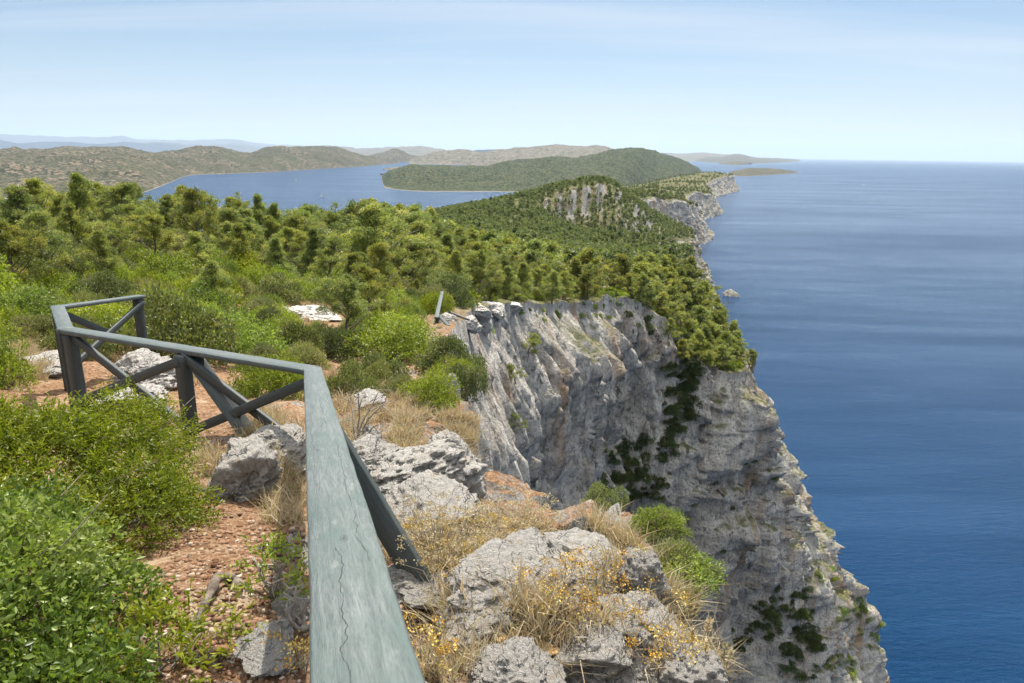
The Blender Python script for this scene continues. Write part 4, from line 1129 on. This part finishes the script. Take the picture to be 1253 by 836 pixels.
cliff_patch('dark bush on the broken slope at the foot of the seaward point', 'bushes at the foot of the point', [(965, 745, 34, 34, 34, 17), (925, 760, 30, 30, 12, 16), (985, 800, 26, 30, 20, 18), (900, 790, 20, 22, 8, 14)], ('dark0', 'dark1'))
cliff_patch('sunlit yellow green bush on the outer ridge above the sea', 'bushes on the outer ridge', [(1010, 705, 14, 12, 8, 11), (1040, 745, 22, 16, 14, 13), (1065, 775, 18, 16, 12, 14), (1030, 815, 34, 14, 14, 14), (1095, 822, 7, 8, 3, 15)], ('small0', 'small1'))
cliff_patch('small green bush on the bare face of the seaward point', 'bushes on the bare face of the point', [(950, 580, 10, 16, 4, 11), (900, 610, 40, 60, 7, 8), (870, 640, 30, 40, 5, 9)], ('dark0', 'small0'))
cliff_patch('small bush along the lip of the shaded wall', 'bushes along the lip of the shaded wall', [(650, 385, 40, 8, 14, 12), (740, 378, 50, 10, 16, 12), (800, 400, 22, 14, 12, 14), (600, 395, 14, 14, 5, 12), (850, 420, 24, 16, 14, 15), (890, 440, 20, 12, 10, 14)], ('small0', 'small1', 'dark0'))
for i in range(13):
    px, py = rg.uniform(812, 900), 0
    py = 418+(px-812)*.30+rg.uniform(-8, 20)
    h = hit_px(px, py, (cliff, ground)); p = np.array(h[1][:]); s = rg.uniform(.75, 1.15)
    put('pine_tree', K['pinefar%d' % rg.randrange(4)], p-[0, 0, .3], (s, s, s), rg.random()*6, 'pine leaning out below the rim at the head of the shaded gully', 'tree', 'pines at the head of the shaded gully')
for px, py, w_, lb in ((645, 440, 32, 'pale green young pine sprouting high on the shaded wall'), (632, 470, 30, 'pale green young pine sprouting from the middle of the shaded wall'), (640, 530, 28, 'sparse pale pine low on the shaded wall')):
    h = hit_px(px, py, (cliff,)); p = np.array(h[1][:]); s = w_*((p-EYE) @ fwd)/FPX/3.2
    put('cliff_pine', K['umb'], p-[0, 0, .3*s], (s*.8, s*.8, s*.75), rg.random()*6, lb, 'tree', tilt=(0, .35))

# a fringe of bushes along the lip, between the rim and the pines
n_l = 0
for i in range(0, len(S1), 2):
    x0, y0 = S1[i, :2]; px, py, dd = proj(np.array([x0, y0, H0-15]))
    if dd < 40 or dd > 150 or y0 < 30: continue
    for rep in range(2):
        if rg.random() > .2*(dd/60)*1.6: continue
        q = rg.uniform(.6, 7); u_ = nrm(S1[i, 5:7]-S1[i, :2]); x, y = x0+u_[0]*q, y0+u_[1]*q
        g = drop(x, y)
        if g is None: continue
        r = rg.uniform(.5, 1.25)*(1+dd/300); n_l += 1
        put('maquis_bush', K[rg.choice(('small0', 'small1', 'dark0', 'small0'))], g[0]-Vector((0, 0, r*.2)), (r, r, r*rg.uniform(.7, 1.1)), rg.random()*6.28,
            'low bush between the pines and the lip of the shaded wall', 'bush', 'low bushes between the pines and the lip of the wall')
print('lip', n_l)

# ------------------------------------------------------------------ dry herbs, flowers, grass, litter
def herb_geo(seed, n=60, h=.28, spread=.16, head=True, hs_=.018, curve=.3):
    rng = RS(seed); st, hv = [], []
    for i in range(n):
        a = rng.random()*6.28; r = spread*math.sqrt(rng.random())
        b = np.array([math.cos(a)*r*.4, math.sin(a)*r*.4, 0]); e = np.array([math.cos(a)*r*1.4, math.sin(a)*r*1.4, h*rng.uniform(.55, 1.1)])
        t = np.linspace(0, 1, 4)[:, None]; pts = b*(1-t)+e*t+np.array([0, 0, curve*h*.4])*(t*(1-t))
        st.append(tube(pts, [.0022, .0018, .0014, .0009], 3))
        hv.append(e)
    hv = np.array(hv); m = 26
    q = np.repeat(hv, m, 0)+rng.normal(size=(len(hv)*m, 3))*hs_*np.array([1, 1, .45])
    L = leaves(q, rdir(rng, len(q), .8), .010, .008, rng)
    # fine grey leaves low on the stems
    k = n*14; bs = hv[rng.randint(0, n, k)]*rng.uniform(.1, .75, (k, 1)); G = leaves(bs, rdir(rng, k, .5), .028, .004, rng)
    return L, st, G
def herb(px, py, seed, label, n, h, spread, headmat='flower', hs_=.018, name='dry_herb'):
    s_ = sized(px, py, 10, (ground, cliff)); p = s_[0]
    (LV, LF), st, (GV_, GF) = herb_geo(seed, n, h, spread, hs_=hs_)
    r = empty(name, p-[0, 0, .01]); tag(r, label, 'plant')
    sv, sf = join(st)
    mesh('stem', sv, sf, MAT['twig'], False, parent=r)
    nv = 26*4
    if n <= 60:
        base_f = np.concatenate([np.arange(26)[:, None]*4+[0, 1, 2], np.arange(26)[:, None]*4+[0, 2, 3]])
        for i in range(n):
            mesh('flower_head', LV[i*nv:(i+1)*nv], base_f, MAT[headmat], False, RS(seed+i).random(26).repeat(4), parent=r)
    else:
        mesh('dry_flower_heads', LV, LF, MAT[headmat], False, RS(seed).random(len(LV)//4).repeat(4), parent=r)  # all flower heads of the cushion merged into one mesh
    mesh('foliage', GV_, GF, MAT['straw'] if headmat != 'mastic' else MAT['grey'], False, RS(seed).random(len(GV_)//4).repeat(4), parent=r)
herb(680, 745, 1, 'dry stalks with flat yellow flower heads against the large cracked boulder', 18, .22, .13)
herb(735, 742, 2, 'taller dry stalks with yellow flower heads against the grooved crag', 20, .24, .15)
herb(715, 768, 3, 'yellow flower heads just above the rounded boulder', 11, .22, .13)
herb(775, 790, 4, 'yellow flower heads leaning toward the drop', 15, .26, .16)
herb(815, 830, 5, 'yellow flower heads in green growth at the brink', 26, .2, .1)
herb(516, 822, 6, 'dense yellow flower heads right beside the near handrail', 22, .17, .09, hs_=.014)
herb(370, 820, 7, 'few yellow heads in the shade under the near handrail', 8, .14, .07)
for i, (px, py, lb) in enumerate(((560, 690, 'yellowish dry herb cushion behind the large cracked boulder'), (595, 684, 'ochre dry herb with upright spikes by the brink'), (618, 670, 'ochre spiky dry herb nearest the deep wall'), (535, 688, 'pale dry herb cushion above the slanting brace'))):
    herb(px, py, 20+i, lb, 80, .22 if i else .16, .24, 'straw' if i else 'flower', .013)

def blades(name, zones, label, hgt=(.08, .26), per=22, seed=3, mat='straw', objs=None):
    rng = RS(seed); B, D, L, Wd = [], [], [], []
    for poly_px, n in zones:
        xs = [p[0] for p in poly_px]; ys = [p[1] for p in poly_px]; got = 0; t_ = 0
        while got < n and t_ < n*6:
            t_ += 1
            px, py = rng.uniform(min(xs), max(xs)), rng.uniform(min(ys), max(ys))
            if not in_poly(px, py, poly_px): continue
            h = hit_px(px, py, objs or (ground,))
            if h is None: continue
            if noise(np.array([px/38., py/24., .5])) < -.12: continue
            p = np.array(h[1][:]); got += 1; s = rng.uniform(.5, 1.25)
            for j in range(per):
                B.append(p+np.array([rng.normal()*.025, rng.normal()*.025, -.01])); D.append((rng.normal()*.38, rng.normal()*.38, 1)); L.append(rng.uniform(*hgt)*s); Wd.append(rng.uniform(.002, .005)*(1+h[0]/9))
    B, D = np.array(B), nrm(np.array(D)); L = np.array(L)[:, None]; Wd = np.array(Wd)[:, None]; n = len(B)
    S = nrm(np.cross(D, rng.normal(size=(n, 3)))); bend = rng.normal(size=(n, 3))*np.array([1, 1, 0])*L*.28
    m = B+D*L*.55+bend*.25; t = B+D*L*.97+bend-np.array([0, 0, 1])*np.linalg.norm(bend, axis=1)[:, None]*.4
    V = np.stack([B-S*Wd*.5, B+S*Wd*.5, m+S*Wd*.42, m-S*Wd*.42, t], 1).reshape(-1, 3); q = np.arange(n)[:, None]*5
    F = np.concatenate([q+[0, 1, 2], q+[0, 2, 3], q+[3, 2, 4]], 0)
    o = mesh(name, V, F, MAT[mat], False, rng.random(n).repeat(5))
    return tag(o, label, None, None, 'stuff')
blades('dry_grass', [([(425, 560), (410, 490), (470, 480), (560, 500), (585, 560), (575, 610), (500, 560)], 620), ([(520, 460), (550, 455), (590, 520), (585, 560), (545, 500)], 200),
                     ([(85, 430), (230, 470), (300, 560), (370, 560), (370, 520), (280, 480), (180, 430)], 260), ([(240, 545), (330, 560), (370, 590), (370, 620), (300, 620), (240, 590)], 160), ([(0, 420), (70, 425), (75, 470), (0, 460)], 200),
                     ([(480, 640), (640, 640), (700, 690), (560, 720), (470, 690)], 180), ([(540, 730), (800, 720), (850, 836), (520, 836)], 170), ([(330, 370), (440, 370), (440, 400), (340, 402)], 320), ([(700, 620), (800, 680), (900, 836), (830, 836), (780, 760)], 160),
                     ([(310, 600), (372, 600), (372, 660), (320, 660)], 50), ([(0, 300), (380, 330), (540, 400), (520, 480), (380, 480), (180, 400), (0, 420)], 900)], 'dry straw coloured grass between the rocks and bushes')
# tall single stalks at the brink
for i, (px, py, hpx) in enumerate(((862, 836, 60), (874, 850, 70), (846, 815, 52), (884, 842, 54), (836, 790, 58), (856, 812, 62))):
    s_ = sized(px, py, 10, (ground, cliff)); p = s_[0]; d = (p-EYE) @ fwd; h = hpx*d/FPX
    pts = [p+np.array([.12*h*t*t*(1 if i % 2 else -.6), 0, h*t]) for t in np.linspace(0, 1, 7)]
    V1, F1 = tube(pts, np.linspace(.0022, .001, 7), 4)
    rng = RS(i); k = 90; tt = rng.uniform(.72, 1, k)
    q = np.array([[np.interp(t, np.linspace(0, 1, 7), [a[j] for a in pts]) for j in range(3)] for t in tt])
    r = empty('grass_stalk', p); tag(r, 'tall dry grass stalk with a bent seed head at the brink over the drop', 'grass stalk', 'tall dry stalks at the brink')
    mesh('stem', V1-p, F1, MAT['twig'], False, parent=r)
    V2, F2 = leaves(q-p, rdir(rng, k, .9), .022, .005, rng); mesh('seed_head', V2, F2, MAT['straw'], False, rng.random(k).repeat(4), parent=r)

# stones on the path
rng = RS(21); rv, rf = rock_geo(7, 1, 6, .02)
As_ = []; Vs, Fs, o_ = [], [], 0
for zone, n in (([(170, 836), (215, 640), (290, 600), (372, 600), (372, 836)], 4200), ([(425, 640), (700, 640), (850, 836), (520, 836), (430, 640)], 3500), ([(80, 430), (372, 560), (372, 620), (240, 560), (90, 480)], 1600),
                ([(420, 480), (560, 480), (590, 620), (430, 580)], 1200), ([(330, 370), (430, 370), (430, 400), (340, 402)], 160)):
    xs = [p[0] for p in zone]; ys = [p[1] for p in zone]; got = 0; t_ = 0
    while got < n and t_ < n*5:
        t_ += 1; px, py = rng.uniform(min(xs), max(xs)), rng.uniform(min(ys), max(ys))
        if not in_poly(px, py, zone): continue
        h = hit_px(px, py, (ground,))
        if h is None: continue
        got += 1; s = .62*(.0035+.017*rng.random()**3.4+(.022*rng.random() if rng.random() < .02 else 0))*min(1.3, .35+h[0]/5)
        a = rng.random()*6.28; q = rv*np.array([s*1.3, s, s*.6]); q = np.stack([q[:, 0]*math.cos(a)-q[:, 1]*math.sin(a), q[:, 0]*math.sin(a)+q[:, 1]*math.cos(a), q[:, 2]], 1)+np.array(h[1][:])
        Vs.append(q+rng.normal(size=q.shape)*s*.16); Fs.append(rf+o_); o_ += len(q); As_.append(np.full(len(q), rng.random()))
_s = N('path_stones'); _a = _s.n('ShaderNodeAttribute', attribute_name='v').outputs['Fac']
_c = _s.ramp(_a, [(0, (.09, .045, .026)), (.4, (.20, .11, .065)), (.7, (.28, .18, .115)), (.93, (.34, .27, .20)), (1, (.48, .43, .37))])
MAT['stones'] = _s.done(_s.bsdf(_c, .95, spec=.1))
tag(mesh('gravel', np.concatenate(Vs), np.concatenate(Fs), MAT['stones'], False, np.concatenate(As_)), 'loose pale stones and chips on the reddish path', None, None, 'stuff')

# the fallen limb by the path, a dead bush and dead twigs
g = [ground_pt(*a) for a in ((215, 800), (240, 765), (258, 738), (268, 722), (285, 716), (300, 722))]
lp = np.array([q+[0, 0, z] for q, z in zip(g, (-.03, .015, .04, .055, .03, -.04))])
tag(mesh('fallen_branch', *tube(hermite(lp, np.arange(6.), np.linspace(0, 5, 24)), np.linspace(.012, .026, 24)*(1+.16*np.sin(np.arange(24)*1.9)+.1*np.sin(np.arange(24)*.7)), 10), MAT['bark'], True), 'curved grey dead limb lying between bush and path', 'branch')
def dead(px, py, seed, h, n, label):
    p = ground_pt(px, py); rng = RS(seed); tb = []
    for i in range(n):
        d = nrm(np.array([rng.normal()*.5, rng.normal()*.5, 1])); cur = np.zeros(3); pts = [cur]
        for j in range(6): d = nrm(d+rng.normal(size=3)*.22); cur = cur+d*h/6*rng.uniform(.7, 1.2); pts.append(cur)
        tb.append(tube(pts, np.linspace(.011, .003, 7), 5))
        for q in (2, 3, 4, 5):
            e = nrm(d+rng.normal(size=3)*.7)*h*.3; tb.append(tube([pts[q], pts[q]+e*.5+rng.normal(size=3)*.02, pts[q]+e], [.005, .0035, .002], 4))
    V, F = join(tb); o = mesh('dead_shrub', V+p, F, MAT['twig'], True); tag(o, label, 'dead shrub')
dead(436, 548, 3, .55, 5, 'leafless grey shrub standing beside the near handrail')
dead(340, 735, 5, .22, 6, 'tangle of thin dead twigs at the foot of the leafy shoot')
dead(372, 770, 6, .2, 6, 'grey dead twigs in the shade of the near handrail')
dead(704, 800, 8, .14, 3, 'dark dead stub in front of the rounded boulder')

# ------------------------------------------------------------------ boats
def boat(px, py, L, label, sail=True, mast=True, head=0.):
    b = sea_pt(px, py); r = empty('sailing_boat' if mast else 'motor_boat', b+np.array([0, 0, .1]), head); tag(r, label, 'boat')
    xs = np.linspace(-.5, .5, 9)*L; V = []
    for x in xs:
        t = (x/L+.5); w = .16*L*math.sin(min(1, (1-t)*1.6+.05)*math.pi/2)*(.8+.2*min(1, t*4)); sh = .09*L*(1+.3*t)
        V += [(x, -w, sh), (x, -w*.75, 0), (x, 0, -.05*L), (x, w*.75, 0), (x, w, sh)]
    F = []
    for i in range(8):
        for j in range(4):
            a = i*5+j; F += [(a, a+5, a+6), (a, a+6, a+1)]
        F += [(i*5, i*5+4, i*5+9), (i*5, i*5+9, i*5+5)]
    F += [(0, 1, 2), (0, 2, 3), (0, 3, 4)]
    mesh('hull', V, F, MAT['white'], parent=r)
    c = np.array([(-.2*L, -.08*L, .09*L), (.15*L, -.07*L, .1*L), (.15*L, .07*L, .1*L), (-.2*L, .08*L, .09*L), (-.16*L, -.06*L, .16*L), (.06*L, -.05*L, .16*L), (.06*L, .05*L, .16*L), (-.16*L, .06*L, .16*L)])
    mesh('cabin', c, [(4, 5, 6, 7), (0, 1, 5, 4), (1, 2, 6, 5), (2, 3, 7, 6), (3, 0, 4, 7)], MAT['white'], parent=r)
    if mast: mesh('mast', *tube([(0, 0, .1*L), (0, 0, 1.25*L)], [.012*L, .008*L], 6), MAT['white'], parent=r)
    if sail: mesh('sail', [(-.03*L, 0, .25*L), (-.42*L, .05*L, .22*L), (-.02*L, 0, 1.2*L), (.04*L, .02*L, .9*L), (.44*L, .04*L, .15*L)], [(0, 2, 1), (0, 4, 3)], MAT['white'], parent=r)
boat(362.5, 223.5, 13, 'small white sailing boat out in the middle of the bay')
boat(393.5, 241, 13, 'white sailing boat in the bay just above the pine tops', head=.3)
boat(21, 264, 15, 'white boat in the inlet beyond the pines', False, False, .2)
boat(1057, 226, 11, 'tiny white motor boat on the open sea', False, False, .5)
boat(1075, 208.5, 12, 'tiny far white sailing boat near the sea horizon', True, True, 1.2)

# ------------------------------------------------------------------ light, air, sky
SUN_AZ, SUN_EL = math.radians(10), math.radians(57)     # azimuth from +Y towards +X
sd = Vector((math.sin(SUN_AZ)*math.cos(SUN_EL), math.cos(SUN_AZ)*math.cos(SUN_EL), math.sin(SUN_EL)))
sl = bpy.data.lights.new('sun', 'SUN'); sl.energy = 4.6; sl.angle = math.radians(.53); sl.color = (1, .93, .83)
so = bpy.data.objects.new('sun', sl); C.objects.link(so); so.rotation_euler = (-sd).to_track_quat('-Z', 'Y').to_euler(); so.location = (0, 0, 400)
W = bpy.data.worlds.new('World'); SCN.world = W; W.use_nodes = True
nt = W.node_tree; nt.nodes.clear()
def wn(ty, **kw):
    nd = nt.nodes.new(ty)
    for k, v in kw.items(): setattr(nd, k, v)
    return nd
sky = wn('ShaderNodeTexSky'); sky.sky_type = 'NISHITA'; sky.sun_disc = False
sky.sun_elevation = SUN_EL; sky.sun_rotation = SUN_AZ; sky.altitude = 150; sky.air_density = 1.0; sky.dust_density = .6; sky.ozone_density = 2.2
bg = wn('ShaderNodeBackground'); bg.inputs['Strength'].default_value = .05
# thin high cirrus: streaks across the upper sky
tc = wn('ShaderNodeTexCoord'); sx = wn('ShaderNodeSeparateXYZ'); nt.links.new(tc.outputs['Generated'], sx.inputs[0])
def wm(op, a, b):
    m = wn('ShaderNodeMath', operation=op)
    for i, v in enumerate((a, b)):
        if isinstance(v, bpy.types.NodeSocket): nt.links.new(v, m.inputs[i])
        else: m.inputs[i].default_value = v
    return m.outputs[0]
zz = wm('MAXIMUM', wm('ADD', sx.outputs[2], .10), .02)
cb = wn('ShaderNodeCombineXYZ'); nt.links.new(wm('DIVIDE', sx.outputs[0], zz), cb.inputs[0]); nt.links.new(wm('DIVIDE', sx.outputs[1], zz), cb.inputs[1])
mp = wn('ShaderNodeMapping'); mp.inputs['Rotation'].default_value = (0, 0, math.radians(28)); mp.inputs['Scale'].default_value = (.22, 1.9, 1); nt.links.new(cb.outputs[0], mp.inputs[0])
nz = wn('ShaderNodeTexNoise'); nz.inputs['Scale'].default_value = .55; nz.inputs['Detail'].default_value = 7; nz.inputs['Roughness'].default_value = .55; nz.inputs['Distortion'].default_value = .5
nt.links.new(mp.outputs[0], nz.inputs['Vector'])
rp = wn('ShaderNodeValToRGB'); rp.color_ramp.elements[0].position = .50; rp.color_ramp.elements[0].color = (.0, .0, .0, 1); rp.color_ramp.elements[1].position = .72; rp.color_ramp.elements[1].color = (.55, .55, .55, 1)
nt.links.new(nz.outputs[0], rp.inputs[0])
# whiter toward the horizon, and an added bright veil overhead, out of view, lifting the shade
hzn = wm('POWER', 2.718, wm('MULTIPLY', wm('MAXIMUM', sx.outputs[2], 0.0), -16.0))
fac = wm('MINIMUM', wm('ADD', rp.outputs[0], hzn), 1.0)
mx = wn('ShaderNodeMix', data_type='RGBA'); nt.links.new(fac, mx.inputs[0]); tn = wn('ShaderNodeMix', data_type='RGBA', blend_type='MULTIPLY'); tn.inputs[0].default_value = 1; nt.links.new(sky.outputs[0], tn.inputs[6]); tn.inputs[7].default_value = (.84, .93, 1.0, 1); nt.links.new(tn.outputs[2], mx.inputs[6]); mx.inputs[7].default_value = (7.8, 8.5, 9.1, 1)
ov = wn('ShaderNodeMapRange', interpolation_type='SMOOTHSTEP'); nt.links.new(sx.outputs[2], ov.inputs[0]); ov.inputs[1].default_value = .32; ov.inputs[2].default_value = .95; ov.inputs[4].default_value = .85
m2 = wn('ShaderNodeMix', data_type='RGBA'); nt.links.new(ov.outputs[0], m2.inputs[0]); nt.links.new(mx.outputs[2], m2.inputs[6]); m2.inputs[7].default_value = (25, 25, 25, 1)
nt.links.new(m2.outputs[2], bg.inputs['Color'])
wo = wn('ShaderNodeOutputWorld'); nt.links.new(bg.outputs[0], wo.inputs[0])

hz = bpy.data.materials.new('haze'); hz.use_nodes = True; hz.node_tree.nodes.clear()
ho = hz.node_tree.nodes.new('ShaderNodeOutputMaterial'); pv = hz.node_tree.nodes.new('ShaderNodeVolumePrincipled')
pv.inputs['Color'].default_value = (.62, .79, 1, 1); pv.inputs['Density'].default_value = 1.8e-5; pv.inputs['Anisotropy'].default_value = .2
hz.node_tree.links.new(pv.outputs[0], ho.inputs['Volume'])
a, b, c0, c1, z0, z1 = -131000, 131000, -3500, 131000, -14, 2600
hv = [(x, y, z) for z in (z0, z1) for y in (c0, c1) for x in (a, b)]
haze = mesh('haze', hv, [(0, 2, 3, 1), (4, 5, 7, 6), (0, 1, 5, 4), (2, 6, 7, 3), (0, 4, 6, 2), (1, 3, 7, 5)], hz)
tag(haze, 'thin sea haze lying over the whole coast', None, None, 'stuff')

SCN.view_settings.view_transform = 'Standard'; SCN.view_settings.look = 'None'
SCN.view_settings.exposure = .95; SCN.view_settings.gamma = 1; SCN.view_settings.use_curve_mapping = False
SCN.render.engine = 'CYCLES'
SCN.cycles.max_bounces = 6; SCN.cycles.transmission_bounces = 3; SCN.cycles.volume_bounces = 0; SCN.cycles.diffuse_bounces = 2; SCN.cycles.glossy_bounces = 2
SCN.cycles.use_denoising = True
